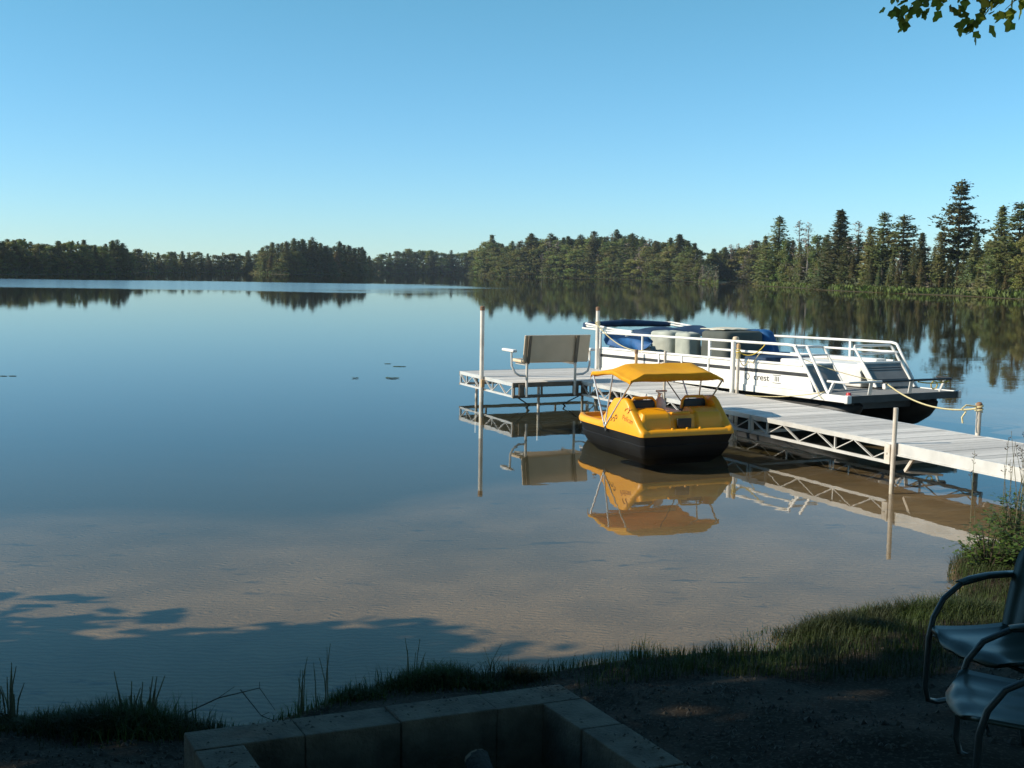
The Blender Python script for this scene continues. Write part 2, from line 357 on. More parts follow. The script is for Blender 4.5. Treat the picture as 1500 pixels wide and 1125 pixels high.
def bracket(root, u, v, s=1):
    m = MB(); m.box(u-.045*s, u+.045*s, v-.05, v+.05, ZT-.28, ZT-.02); m.tube([(u-.06,v,ZT-.14),(u+.07,v,ZT-.14)], .014, 6)
    return m.build('post_bracket', STEEL, root, bevel=.005)
random.seed(2)
# shore section with a flat side board
d1 = thing('dock_section', 'shoreward dock section with flat aluminium side board, passing behind the reeds at the frame edge', 'dock', DK_O, DK_A, 'dock sections')
deck_boards(0, 1.6, -6.1, -.012, d1)
for u in (-.01, 1.61):
    m = MB(); m.box(u-.018, u+.018, -6.1, -.012, ZT-.14, ZT+.006); m.box(u-.03 if u<0 else u-.01, u+.01 if u<0 else u+.03, -6.1, -.012, ZT-.16, ZT-.141); m.build('side_board', ALU, d1)
m = MB()
for v in (-6,-4.5,-3,-1.5,-.1): m.bar((.02,v,ZT-.08),(1.58,v,ZT-.08),.05,.06)
m.build('cross_bars', ALU, d1)
bp_ = MB(); bp_.bar((.02,-.30,ZT-.15),(.06,-.12,ZT-.36),.03,.05); bp_.bar((.06,-.14,ZT-.36),(.42,-.42,ZT-.38),.03,.03); bp_.build('foot_bracket', STEEL, d1, bevel=.006)
post(d1, 1.655, .18, .97, .036, mt=STEEL, cap=RUSTCAP)
# middle sections
for i, (a, b, lab) in enumerate([(0, 3.06, 'dock section with a bare white side truss in front of the pontoon boat bow'), (3.07, 6.1, 'dock section beside the yellow pedal boat, crossed by its shadow'), (6.11, 8.55, 'dock section behind the pedal boat canopy, leading to the bench platform')]):
    d = thing('dock_section', lab, 'dock', DK_O, DK_A, 'dock sections')
    deck_boards(0, 1.6, a+.006, b-.006, d); truss(d, -.012, a+.01, b-.01); truss(d, 1.612, a+.01, b-.01); crossbars(d, 0, 1.6, a, b)
    if i == 0: post(d, -.066, -.03, 1.0, .031, lean=(.01,0)); bracket(d, -.05, .06)
    if i == 1:
        post(d, -.06, 5.48, 1.35, .024); post(d, 1.665, 5.72, 1.42, .03, cap=TAN)
        c = MB()
        c.tube([(1.665+.034*math.cos(k*.8),5.72+.034*math.sin(k*.8),1.16+.002*k) for k in range(60)], .008, 5); c.build('rope_wrap', ROPE, d)
    if i == 2: post(d, 1.66, 8.2, .9, .03)
# bench platform, at the end of the dock
d = thing('dock_platform', 'wide end platform of the dock, carrying the white bench', 'dock', DK_O, DK_A, 'dock sections')
deck_boards(-1.5, 1.6, 8.57, 11.25, d)
truss(d, -1.512, 8.58, 11.24, panel=.62); truss(d, 1.612, 8.58, 11.24, panel=.62)
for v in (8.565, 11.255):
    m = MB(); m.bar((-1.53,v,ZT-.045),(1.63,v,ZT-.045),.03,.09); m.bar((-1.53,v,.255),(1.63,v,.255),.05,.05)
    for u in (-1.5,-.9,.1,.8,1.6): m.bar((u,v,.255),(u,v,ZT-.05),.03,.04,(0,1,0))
    m.build('end_frame', SHADEBEAM, d)
crossbars(d, -1.5, 1.6, 8.62, 11.2)
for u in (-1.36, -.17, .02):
    m = MB(); m.box(u-.06,u+.06,8.50,8.545,.27,ZT-.03); m.box(u-.035,u+.035,8.492,8.4995,.33,.43); m.build('bracket_plate', SHADEBEAM, d, bevel=.004)
m = MB(); m.bar((-1.4,8.62,.24),(-1.05,8.8,.05),.02,.02); m.bar((-1.05,8.8,.05),(-1.4,9.0,-.25),.02,.02); m.build('leg_brace', DARKALU, d); m = MB(); m.bar((.0,8.62,.24),(-.3,8.8,.05),.02,.02); m.bar((-.3,8.8,.05),(.1,9,-.25),.02,.02); m.build('leg_brace', DARKALU, d)
post(d, -1.575, 9.97, 1.95, .045, cap=RUSTCAP, mt=POLEW)
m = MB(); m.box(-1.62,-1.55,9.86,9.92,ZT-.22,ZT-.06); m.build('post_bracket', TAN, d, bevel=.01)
post(d, -1.2, 11.1, ZT-.1, .03); post(d, 1.4, 11.1, ZT-.1, .03); post(d, -.9, 8.7, ZT-.1, .028); post(d, .9, 8.7, ZT-.1, .028)
# free standing mooring poles along the far edge
for (u, v, z, r, lab, nm, mt) in [(1.70, 11.0, 1.9, .045, 'tallest white mooring pole, standing at the pontoon boat stern corner', 'mooring_pole', POLEW),
                          (1.745, 5.98, 1.46, .045, 'thick white fender pole beside the tan capped dock post', 'fender_pole', WHITE),
                          (1.69, 9.3, 1.06, .032, 'short pinkish pole just right of the tall mooring pole', 'mooring_pole', TAN)]:
    t = thing(nm, lab, 'pole', DK_O, DK_A, 'poles between the dock and the pontoon boat')
    post(t, u, v, z, r, cap=RUSTCAP if nm == 'mooring_pole' else None, mt=mt, name='pole_tube')

# ------------------------------------------------------------------ bench on the platform
t = thing('bench', 'white two seat bench facing the lake at the end of the dock', 'bench', D(-.63, 8.5, ZT), DK_A)
m = MB()   # local: x along, +y towards the lake
m.prism([(.0,.40),(.035,.40),(-.055,.93),(-.09,.93)], -.72, .72, lambda a,b,c: (c,a,b)); m.build('backrest', BEIGE, t, bevel=.015)
m = MB(); m.box(-.73,.73,.02,.50,.385,.445); m.build('seat', BEIGE, t, bevel=.02)
for x in (-.62, .42):
    m = MB(); m.prism([(-.014,.36),(.02-.03,.40),(-.10,.92),(-.125,.92)], x-.035, x+.035, lambda a,b,c: (c,a-.006,b)); m.build('back_strap', SHADEBEAM, t, bevel=.004)  # strap colour darkened for its shadow side
for x, s in ((-.64,-1), (.42,1)):
    m = MB(); m.tube([(x,-.02,-.27),(x,-.02,.38)], .026, 10); m.bar((x,-.02,.36),(x,.46,.36),.04,.04); m.build('leg', STEEL, t, 40)
    m = MB(); xo = -.92 if s < 0 else .80
    m.tube([(x,-.01,.14),(x+.5*(xo-x),.0,.145),(x+.82*(xo-x),.03,.20),(xo,.08,.33),(xo,.10,.60)], .022, 8); b = m.build('arm_tube', ALU, t, 40)
    m = MB(); m.box(xo-.05,xo+.05,-.06,.46,.60,.655); m.build('armrest', WHITE, t, bevel=.02)

# ------------------------------------------------------------------ pedal boat
PB_A = math.atan2(.395,.92)
pb = thing('pedal_boat', 'yellow and black pedal boat with a yellow canopy, tied against the dock', 'pedal boat', (1.87,16.02,0), PB_A)
W_, L_ = 1.6, 2.33
def sst(x): x = max(0,min(1,x)); return x*x*(3-2*x)
HUMP = [(0,.42),(.05,.44),(.12,.49),(.22,.58),(.34,.69),(.45,.795),(.53,.842),(.60,.85),(.86,.82),(.92,.78),(1.02,.68),(1.26,.455),(1.31,.425),(3,.42)]
def hump(v): return float(np.interp(v, [p[0] for p in HUMP], [p[1] for p in HUMP]))
def deckz(u, v):
    a = min(u, W_-u)
    z = .15
    if v < .13 or v > 2.24 or a < .03: z = .42
    if a < .115:
        z = max(.42, hump(v))
        if a > .085: z -= .012
        return z
    seat = .13 <= a < .58
    if seat:
        if v < .13: z = .42
        elif v < .20: z = .42 + .22*((v-.13)/.07)
        elif v < .56: z = .64 + .05*min(1,(v-.2)/.2)
        elif v < .66: z = .69-(v-.56)*3.2
        elif v < 1.05: z = .36
    elif a < .13:
        z = .42 if v < .13 else (min(hump(v), .42 + .22*min(1,(v-.13)/.07)) if v < .42 else (.69 if v < .56 else .40 if v < 1.05 else .2))
    else:
        if v < .17: z = .42
        elif v < .22: z = .42+(v-.17)/.05*.2
        elif v < 1.0: z = .62
        elif v < 1.5: z = .62-.28*(v-1.0)/.5
        else: z = .34 if v < 2.0 else .3
    if 1.95 < v <= 2.24: z = max(z, .15+.2*sst((v-1.95)/.29))
    return z
def plan(u, v):        # pull the corners in at the bow and slightly at the stern
    k = 0
    if v > 1.75: k = .19*((v-1.75)/.58)**2.2
    if v < .08: k = max(k, .04*(1-v/.08)**2)
    c = W_/2; return c + (u-c)*(1-k/c)
m = MB(); us = np.concatenate([[0,.015,.03],np.arange(.055,1.55,.0275),[1.57,1.585,1.6]]); vs = np.concatenate([[0,.012,.03],np.arange(.06,2.28,.0275),[2.3,2.318,2.33]])
def crown(u, v):
    e = min(u, W_-u, v, L_-v); return -.03*(1-min(1,e/.03))**2
rows = [[(plan(u,v), v, deckz(u,v)+crown(u,v)) for u in us] for v in vs]; m.grid(rows)
ring = [(u,0.) for u in us] + [(W_,v) for v in vs[1:]] + [(u,L_) for u in us[::-1][1:]] + [(0.,v) for v in vs[::-1][1:-1]]
def ringz(z, inset, u, v):
    c = Vector((W_/2, L_/2)); x = plan(u,v); d = Vector((x, v))-c
    return (c.x + d.x*(1-inset/(W_/2)), c.y + d.y*(1-inset/(L_/2)), z)
m.grid([[ (plan(u,v),v,deckz(u,v)+crown(u,v)) for u,v in ring], [ringz(.375,-.008,u,v) for u,v in ring], [ringz(.335,-.008,u,v) for u,v in ring], [ringz(.325,.02,u,v) for u,v in ring]], True)
m.build('upper_deck', YELLOW, pb, 50, fix=True)
m = MB()
m.grid([[ringz(z,i,u,v) for u,v in ring] for z,i in ((.33,.012),(.30,.018),(.20,.05),(.19,.038),(.12,.055),(.0,.12),(-.12,.25),(-.16,.6))], True); m.build('hull', BLACKP, pb, 40, fix=True)
for u0, u1 in ((.15,.56),(1.04,1.45)):
    m = MB(); m.box(u0,u1,.58,.66,.40,.80); m.box(u0,u1,.66,1.02,.365,.43); m.build('seat_pad', SEATBLK, pb, bevel=.03)
    m = MB(); m.tube([(u0-.02,.60,.66),(u0,.60,.78),(u0+.05,.60,.835),(u1-.05,.60,.835),(u1,.60,.78),(u1+.03,.60,.66)], .022, 8); m.build('seat_hoop', YELLOW, pb, 40)
m = MB(); m.box(.68,.92,.13,.168,.43,.57); m.build('storage_bin', SEATBLK, pb, bevel=.012)
m = MB(); m.bar((.62,.24,.64),(.92,.22,.645),.07,.035); m.build('rear_handle', YELLOW, pb, bevel=.01)
m = MB(); m.tube([(.80,1.0,.6),(.80,.86,.86),(.72,.84,.90),(.90,.84,.90)], .018, 8); m.build('steering_lever', CHROME, pb, 40)
m = MB()
for s in (.38, 1.22):
    m.tube([(s-.16,1.72,.32),(s-.05,1.72,.32),(s-.05,1.80,.40),(s+.05,1.80,.40),(s+.05,1.72,.32),(s+.16,1.72,.32)], .013, 6)
    m.box(s-.17,s-.06,1.68,1.76,.31,.335); m.box(s+.06,s+.17,1.68,1.76,.31,.335)
m.build('pedals', SEATBLK, pb)
m = MB()
for u in (.55,.80,1.02): m.lathe((u,.06,.418), [(0.0,.03),(.018,.025),(.02,0)], 8)
m.build('deck_knob', YELLOW, pb, 40)
# canopy frame and cloth
PV = [(-.012,1.10,.35),(1.612,1.10,.35)]
BOWS = [(1.57,1.13,1.17),(.93,1.20,1.32),(.38,1.10,1.22)]   # v, corner z, top z
for v, zc, zt in BOWS:
    m = MB(); m.tube([PV[0],(0.012,v,zc-.02),(.035,v,zc),(.24,v,zt-.036),(1.36,v,zt-.036),(1.565,v,zc),(1.588,v,zc-.02),PV[1]], .0135, 8); m.build('canopy_bow', CHROME, pb, 40)
m = MB(); m.tube([(1.25,.95,.70),(.62,.5,1.19)], .009, 6); m.build('canopy_strap', DARKALU, pb)
for u, v, z in PV:
    m = MB(); m.bar((u,v-.05,z-.05),(u,v+.03,z+.06),.02,.05); m.build('canopy_hinge', DARKALU, pb)
m = MB()
def prof(v, zc, zt, dip):
    pts = [(-.012,zc-.03),(.0,zc+.02),(.10,zc+(zt-zc)*.45),(.22,zt-.004),(.30,zt)]
    mid = [(u, zt - dip*math.sin(math.pi*(u-.3)/1.0)) for u in np.arange(.4,1.25,.1)]
    pts = pts + mid + [(1.6-u, z) for u, z in pts[::-1]]
    return [(u + .004*math.sin(v*19+u*5), v, z+.004*math.sin(u*11+v*17)) for u, z in pts]
rows = []
for i in range(2):
    (v0,c0,t0),(v1,c1,t1) = BOWS[i], BOWS[i+1]
    for k in range(7 if i == 0 else 8):
        f = k/7; rows.append(prof(v0+(v1-v0)*f, c0+(c1-c0)*f, t0+(t1-t0)*f - .018*math.sin(math.pi*f), .004+.012*math.sin(math.pi*f)))
first = [(x, y+.03, z-.075) for x,y,z in rows[0]]; last = [(x, y-.02, min(z-.012, 1.10+.006*math.sin(x*9))) for x,y,z in rows[-1]]
mid1 = [(x, y+.028, z-.02) for x,y,z in rows[0]]; mid2 = [(x, y-.014, z-.006) for x,y,z in rows[-1]]
m.grid([first, mid1]+rows+[mid2, last]); m.build('canopy', CANVAS, pb, 35, solid=.006)
def text(body, name, size, mt, parent, loc, xdir, zdir, ext=.002, shear=0, sx=1):
    c = bpy.data.curves.new(name, 'FONT'); c.body = body; c.size = size; c.extrude = ext; c.align_x = 'CENTER'; c.align_y = 'CENTER'; c.shear = shear
    o = bpy.data.objects.new(name, c); COL.objects.link(o)
    dg = bpy.context.evaluated_depsgraph_get(); me = bpy.data.meshes.new_from_object(o.evaluated_get(dg)); bpy.data.objects.remove(o); bpy.data.curves.remove(c)
    me.materials.clear(); me.materials.append(mt); n = bpy.data.objects.new(name, me); COL.objects.link(n); n.parent = parent
    x = Vector(xdir).normalized(); y = Vector(zdir).normalized(); z = x.cross(y)
    n.matrix_local = Matrix(((x.x*sx,y.x,z.x,loc[0]),(x.y*sx,y.y,z.y,loc[1]),(x.z*sx,y.z,z.z,loc[2]),(0,0,0,1))); return n
text('Pelican', 'lettering', .115, ORANGETXT, pb, (-.004,.42,.545), (0,-1,-.12), (0,-.12,1), shear=.25)
m = MB()   # bird emblem on the seat side: a bent wing stroke and a short beak
m.tube([(-.004,.50,.665),(-.004,.46,.70),(-.004,.40,.71)], .007, 5); m.tube([(-.004,.36,.745),(-.004,.355,.70),(-.004,.39,.65),(-.004,.42,.64)], .007, 5); m.build('bird_emblem', ORANGETXT, pb)
m = MB()
for (v, z) in ((.92,.50),(.83,.50),(.76,.545)): m.tube([(-.004,v+.03*math.cos(a),z+.03*math.sin(a)) for a in np.linspace(0,5.2,9)], .008, 5)
m.build('side_decal', BLACKTXT, pb)
pbm = Matrix.Translation((1.87,16.02,0)) @ Matrix.Rotation(PB_A,4,'Z')
bagt = thing('bag', 'small pale pinkish bag propped between the pedal boat seats', 'bag', tuple(pbm @ Vector((.66,.62,.62))), .2)
m = MB(); m.lathe((0,0,.002), [(0,0),(.07,0),(.095,.05),(.09,.13),(.055,.19),(.03,.215),(.0,.22)], 12); m.build('bag_body', PINK, bagt, 60)
m = MB(); m.tube([(-.04,0,.20),(-.03,0,.27),(.03,0,.27),(.04,0,.20)], .008, 6); m.build('bag_handle', BEIGE, bagt, 40)

# ------------------------------------------------------------------ pontoon boat  (local x = away from dock, y = towards the stern)
PO_A = math.atan2(.46,.888); TILT = -R(1.25)
po = thing('pontoon_boat', 'long white pontoon boat with open railings, moored behind the dock', 'pontoon boat', (5.5,18.5,.03), PO_A, rx=TILT)
pom = Matrix.Translation((5.5,18.5,.03)) @ Matrix.Rotation(PO_A,4,'Z') @ Matrix.Rotation(TILT,4,'X')
def P(u,v,z): return tuple(pom @ Vector((u,v,z)))
BW, BL = 2.6, 7.75
m = MB(); m.box(.02,BW-.02,-.05,BL,.645,.675); m.build('deck', CARPET, po)
m = MB(); m.box(0,.03,-.07,BL,.57,.69); m.box(BW-.03,BW,-.07,BL,.57,.69); m.build('side_trim', WHITE, po, bevel=.006)
m = MB(); m.box(.03,BW-.03,-.08,-.04,.57,.685); m.box(.03,BW-.03,BL-.03,BL+.01,.57,.685)
for v in np.linspace(.3,7.3,12): m.box(.05,BW-.05,v-.03,v+.03,.565,.643)
m.build('end_trim', DARKALU, po)
for u in (0, BW):
    m = MB(); m.box(u-.035,u+.07 if u==0 else u+.035,-.11,-.02,.56,.70); m.build('corner_cap', WHITE, po, bevel=.02)
m = MB(); m.lathe((.10,-.0,.69), [(.045,0),(.045,.03),(.03,.05),(0,.055)], 10); m.build('navigation_light', RED, po, 40)
for u in (.42, 2.18):
    m = MB(); prf = []
    for v, r, zc in [(.02,.02,.50),(.10,.10,.46),(.25,.19,.40),(.5,.27,.34),(.85,.32,.285),(1.0,.325,.28),(7.3,.325,.28),(7.45,.30,.28),(7.46,.0,.28)]:
        prf.append([(u+r*math.cos(2*math.pi*j/20),v,zc+r*math.sin(2*math.pi*j/20)) for j in range(20)])
    m.grid(prf, True); pt = m.build('pontoon', DARKALU, po, 40)
    m = MB(); m.box(u-.10,u+.10,.12,7.3,.50,.563); m.build('pontoon_bracket', DARKALU, pt)
m = MB(); m.box(.3,BW-.3,.4,7.4,.40,.56); m.build('underdeck_shield', DARKALU, po)
def fence(u, s, v0, v1, name):
    m = MB(); t_ = .02
    lo = [(v0-.30,.695),(v0-.26,.80),(v0-.19,.925),(v0-.18,.935),(v1,.935),(v1,.695)]
    m.prism(lo, u-t_/2, u+t_/2, lambda a,b,c:(c,a,b)); p = m.build(name, WHITE, po)
    m = MB(); m.prism([(v0-.15,1.0),(v0-.05,1.10),(v1,1.10),(v1,1.0)], u-t_/2-.004, u+t_/2+.004, lambda a,b,c:(c,a,b)); m.build('upper_band', WHITE, p)
    m = MB()
    for vv in (2.75,4.35,5.95): m.box(u-t_/2-.0015,u+t_/2+.0015,vv-.004,vv+.004,.70,.93)
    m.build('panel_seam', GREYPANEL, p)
    m = MB(); m.box(u-.006,u+.006,v0-.165,v1,.936,.999); m.build('dark_stripe', DARKALU, p)  # dark fill standing in for shade in the gap below the band
    m = MB(); m.tube([(u,v0-.02,1.13),(u,v1,1.13)], .024, 8); m.build('middle_rail', WHITE, po, 40)
    return p
# dock side fence
fence(.03,-1,1.06,7.7,'side_panel')
text('crest', 'lettering', .16, BLACKTXT, po, (.017,2.12,.845), (0,-1,0), (0,0,1), sx=1.35)
text('III', 'lettering', .13, BLACKTXT, po, (.017,1.70,.845), (0,-1,0), (0,0,1), sx=1.3)
m = MB(); m.tube([(.018,2.52+.06*math.cos(a),.845+.06*math.sin(a)) for a in np.linspace(0,6.28,13)], .007, 5); m.tube([(.018,1.81,.775),(.018,1.59,.775)], .006, 4); m.tube([(.018,1.81,.915),(.018,1.59,.915)], .006, 4); m.build('round_emblem', BLACKTXT, po)
def rail(name, pts, r=.022, mt=None): 
    m = MB(); m.tube(pts, r, 8); return m.build(name, mt or WHITE, po, 40)
rail('top_rail', [(.03,1.22,1.455),(.03,1.34,1.47),(.03,1.45,1.475),(.03,7.7,1.475)], .025)
rail('second_rail', [(.03,1.15,1.30),(.03,3.68,1.30)])
rail('front_stay', [(.03,.64,.69),(.03,1.27,1.46)], .026); rail('front_stay', [(.09,.48,.70),(.09,1.02,1.46)], .026)
for v, w_ in ((3.68,.06),(6.0,.035),(7.68,.035),(5.0,.0),(2.2,.0)):
    if w_ == 0: continue
    m = MB(); m.bar((.03,v,1.10),(.03,v,1.46),.035,w_,(0,1,0)); m.build('rail_upright', WHITE, po)
for v in (7.68,5.35,4.55,3.68):
    m = MB(); m.bar((.008,v,.69),(.008,v,1.12),.03,.035,(0,1,0)); m.build('panel_post', WHITE, po)
# far side fence
fence(BW-.03,1,1.45,7.7,'side_panel')
rail('top_rail', [(BW-.03,1.36,1.45),(BW-.03,1.5,1.475),(BW-.03,7.7,1.475)], .025)
rail('second_rail', [(BW-.03,1.30,1.30),(BW-.03,4.2,1.30)])
rail('front_stay', [(BW-.03,.86,.69),(BW-.03,1.36,1.45)], .026)
for v in (2.55,5.2,7.68):
    m = MB(); m.bar((BW-.03,v,1.10),(BW-.03,v,1.46),.035,.05,(0,1,0)); m.build('rail_upright', WHITE, po)
# leaning front fence: two grey panels with the gate gap between
def lean(u, z): return (u, .78 + (z-.69)*.82, z)
for u0, u1, name in ((.14,.80,'front_panel'),(1.52,2.44,'front_panel')):
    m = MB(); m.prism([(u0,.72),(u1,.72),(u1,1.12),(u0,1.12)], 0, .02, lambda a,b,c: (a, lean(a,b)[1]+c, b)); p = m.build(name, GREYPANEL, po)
    m = MB(); m.tube([lean(u0,.72),lean(u0,1.40),lean(u0+.03,1.43),lean(u1-.03,1.43),lean(u1,1.40),lean(u1,.70)], .023, 8); m.tube([lean(u0,1.13),lean(u1,1.13)], .022, 8); m.tube([lean(u0,1.29),lean(u1,1.29)], .018, 8); m.build('front_rail', WHITE, po, 40)
    if u0 > 1:
        m = MB()
        for z in (.80,.84,1.0,1.04): m.tube([lean(u0+.06,z),lean(u1-.06,z)], .007, 5)
        m.build('panel_ridges', DARKALU, p)
        m = MB(); m.prism([(.72,0),(1.13,0),(1.13,.12),(.72,.10)], u0-.025, u0-.002, lambda a,b,c: (c, lean(c,a)[1]+b, a)); m.build('gate_jamb', WHITE, po, bevel=.008)
# low bow rail
rail('bow_rail', [(.05,.45,.90),(.05,.12,.90),(.12,.03,.90),(.85,.02,.90)], .02); rail('bow_rail', [(.85,.02,.90),(2.5,.02,.90),(2.56,.10,.90),(2.56,.4,.91)], .02, DARKALU)  # lit run in white, front run darkened in place of shade
for (a, b) in (((.06,.30),(.05,.42)),((.62,.02),(.66,.10)),((1.55,.02),(1.59,.10)),((2.35,.02),(2.31,.10))):
    m = MB(); m.bar((b[0],b[1],.68),(a[0],a[1],.90),.055,.03); m.build('bow_stanchion', WHITE, po)
m = MB(); m.box(.92,1.06,.0,.08,.76,.86); m.build('rope_cleat', WHITE, po, bevel=.02)
# inside: seats, console, motor
m = MB(); m.box(1.50,2.44,1.16,3.35,.69,1.10); m.box(2.2,2.48,1.5,3.3,1.10,1.17); m.build('bow_seat', WHITE, po, bevel=.03)
m = MB(); m.box(1.2,2.45,3.42,4.1,.68,1.12); m.build('middle_seat', NAVY, po, bevel=.05)
m = MB(); m.box(1.15,1.95,4.62,5.25,.68,1.52); m.build('console', GREYCOV, po, bevel=.03)
m = MB(); m.tube([(1.3+.16*math.cos(a),5.33,1.30+.16*math.sin(a)) for a in np.linspace(0,6.28,17)], .014, 6, False); m.tube([(1.3,5.25,1.30),(1.3,5.33,1.30)], .02, 6); m.build('steering_wheel', SEATBLK, po, 40)
m = MB(); m.box(.35,2.4,7.0,7.65,.68,1.15); m.build('stern_seat', BEIGE, po, bevel=.05)
m = MB(); m.lathe((.16,3.05,1.50), [(0,.06),(.05,.05),(.065,0),(.04,-.05),(0,-.055)], 12); m.tube([(.16,3.05,1.46),(.06,3.05,1.47)], .012, 6); m.build('rail_lamp', BEIGE, po, 50)
mo = MB(); mo.prism([(7.8,.78),(8.22,.78),(8.25,1.0),(8.12,1.14),(7.9,1.14),(7.8,1.02)], 1.14, 1.46, lambda a,b,c:(c,a,b)); motor = mo.build('outboard_motor', SEATBLK, po, bevel=.05)
m = MB(); m.box(1.24,1.36,7.92,8.10,-.30,.78); m.box(1.20,1.40,7.74,7.95,.45,.72); m.box(1.18,1.42,7.85,8.2,-.1,-.08); m.build('motor_leg', SEATBLK, motor, bevel=.02)
# folded sun top lying on the stern rails
m = MB()
m.tube([(.12,6.55,1.50),(.10,8.45,1.66)], .022, 8); m.tube([(.16,6.6,1.53),(.14,8.5,1.60)], .022, 8); m.tube([(.08,6.5,1.50),(.07,8.55,1.55)], .02, 8); m.bar((.1,6.5,1.50),(.1,6.75,1.44),.05,.05)
for z0, z1 in ((1.52,1.67),(1.49,1.61)): m.tube([(.12,8.45,z1),(.2,8.55,z1),(2.4,8.55,z1),(2.5,8.45,z1),(2.5,6.6,z0)], .02, 8)
fb = m.build('folded_top_frame', WHITE, po, 40)
m = MB()
m.tube([(.1,8.52,1.62),(1.3,8.58,1.66),(2.5,8.52,1.62)], [.06,.09,.06], 10); m.build('folded_top_cloth', NAVY, po, 60)

# covers lying on the boat: things of their own
def cloth(name, label, mt, fn, nu=22, nv=16, th=.012):
    m = MB(); m.grid([[fn(i/(nu-1), j/(nv-1)) for j in range(nv)] for i in range(nu)])
    o = m.build(name, mt, None, True, solid=th); tag(o, label, 'boat cover', 'covers on the pontoon boat'); return o
def over_box(u0,u1,v0,v1,zt,zb,r=.08,wr=.02,seed=0,sq=6,fl=.05):
    def fn(a, b):   # wrap a rounded box: polar sweep, b=0 centre of the top, b=1 hem
        th = 2*math.pi*a; c, s = math.cos(th), math.sin(th)
        k = (abs(c)**sq+abs(s)**sq)**(-1/sq)
        if b < .45: rr = b/.45; z = zt - .02*rr**3 + wr*.6*math.sin(5*th+seed)*rr*(1-rr)*2
        else:
            f = (b-.45)/.55; rr = 1+fl*f+wr*2*f*math.sin(9*th+seed); z = zt - .03 - (zt-zb)*f**1.15
        return P((u0+u1)/2+(u1-u0)/2*c*k*rr, (v0+v1)/2+(v1-v0)/2*s*k*rr, z)
    return fn
cloth('seat_cover', 'pale grey green cover over the rear helm seat, touching the navy tarp', COVER, over_box(.62,1.2,5.95,6.65,1.55,1.0,seed=1,sq=4.5,wr=.03), 40, 18)
cloth('seat_cover', 'pale grey green cover over the seat directly left of the dark console cover', COVER, over_box(.72,1.1,5.35,5.85,1.54,.95,seed=2,sq=4.5,wr=.03), 40, 18)
cloth('console_cover', 'dark grey green cover draped over the boxy console in mid boat', GREYCOV, over_box(1.0,2.02,4.45,5.3,1.60,.78,seed=3,sq=8,wr=.012), 48, 18)
cloth('cover_lit_top', 'cream sheet standing in for the sunlit top of the dark console cover', CREAM, lambda a,b: P(1.08+.8*a+.04*math.sin(b*5), 4.6+.75*b, 1.625+.03*math.sin(a*3.1)*math.sin(b*2.8)+.006*math.sin(a*17)), 20, 14)  # pale sheet painting sunlight onto the top of the console cover
def bluef(a, b):
    u = 2.06+.42*a; v = 4.40+.9*b
    z = 1.60 - .04*a if a < .5 else 1.58-.75*(a-.5)*1.2
    return P(u+(.12 if a>.5 else 0)*(a-.5)*2, v+.02*math.sin(a*9), z+.02*math.sin(b*8+a*4))
def navyside(a, b):
    th = 2*math.pi*a
    return over_box(2.02,2.36,4.5,5.2,1.60,.95,seed=5,sq=3,wr=.05,fl=.75)(a,b)
cloth('tarp', 'bright blue tarp tented beside the dark console cover', BLUE, navyside, 40, 18)
cloth('tarp', 'navy tarp spread over the stern under the folded top', NAVY, lambda a,b: P(.45+2.0*a, 6.7+1.35*b, 1.44+.16*math.sin(math.pi*min(1,b*1.1))*(.7+.3*a)+.03*math.sin(a*13+b*4)-(.35*(.12-a)/.12 if a<.12 else 0)), 30, 18)
cloth('tarp', 'crumpled blue tarp hanging inside the stern railing, below the rope', BLUE, lambda a,b: P(.14+.10*math.sin(a*9+b*3)*b+.08*b, 5.95+1.75*a, 1.44-(.12+.22*math.sin(math.pi*a)**.7)*b*1.1-.04*math.sin(a*14)*b), 30, 12)

# ------------------------------------------------------------------ ropes
def rope(label, a, b, sag, r=.011, mt=None, n=18, knot=None, tail=None):
    t = bpy.data.objects
    m = MB(); a, b = Vector(a), Vector(b)
    pts = [a.lerp(b, i/n) + Vector((0,0,-4*sag*(i/n)*(1-i/n))) for i in range(n+1)]; m.tube(pts, r, 6)
    for c, rr, ax in (knot or []):
        c = Vector(c)
        m.tube([c+Vector((rr*math.cos(k*.55), rr*math.sin(k*.55), .004*k-.05)) for k in range(28)], r, 5)
    for tl in (tail or []): m.tube([Vector(q) for q in tl], r*.9, 5)
    o = m.build('mooring_rope', mt or ROPE, None, 60); return tag(o, label, 'rope', 'mooring ropes')
kp = Vector(D(1.655,.18,.90))
rope('thick sagging rope from the bow rail to the rightmost dock post', P(.98,.03,.86), kp+Vector((-.03,0,.0)), .16, .014, knot=[(kp,.045,0)], tail=[[kp+Vector((-.04,-.02,.03)),kp+Vector((-.2,-.05,.05)),kp+Vector((-.26,-.05,.0)),kp+Vector((-.2,-.05,-.04)),kp+Vector((-.25,-.05,-.12)),kp+Vector((-.24,-.06,-.2))]])
rope('thin rope slanting across the grey front panel to the bow cleat', P(.05,1.1,1.25), P(.98,.02,.88), .05, .007)
rope('rope from the tall mooring pole curving down to the stern rail', D(1.66,11.0,1.55), P(.02,5.95,1.15), .17, .011, knot=[(D(1.70,11.0,1.55),.055,0)])
kk = Vector(D(1.665,5.72,1.30))
rope('yellowed rope from the tan capped post up to the top rail', kk, P(.03,2.05,1.45), .13, .010, YROPE, knot=[(kk,.04,0)])
rope('pale rope drooping from the tan capped post to the middle rail', kk+Vector((0,0,-.06)), P(.03,2.5,1.16), .16, .009, tail=[[P(.02,2.5,1.16),P(.0,2.35,1.1),P(.0,2.25,1.2),P(.03,2.2,1.28)]])
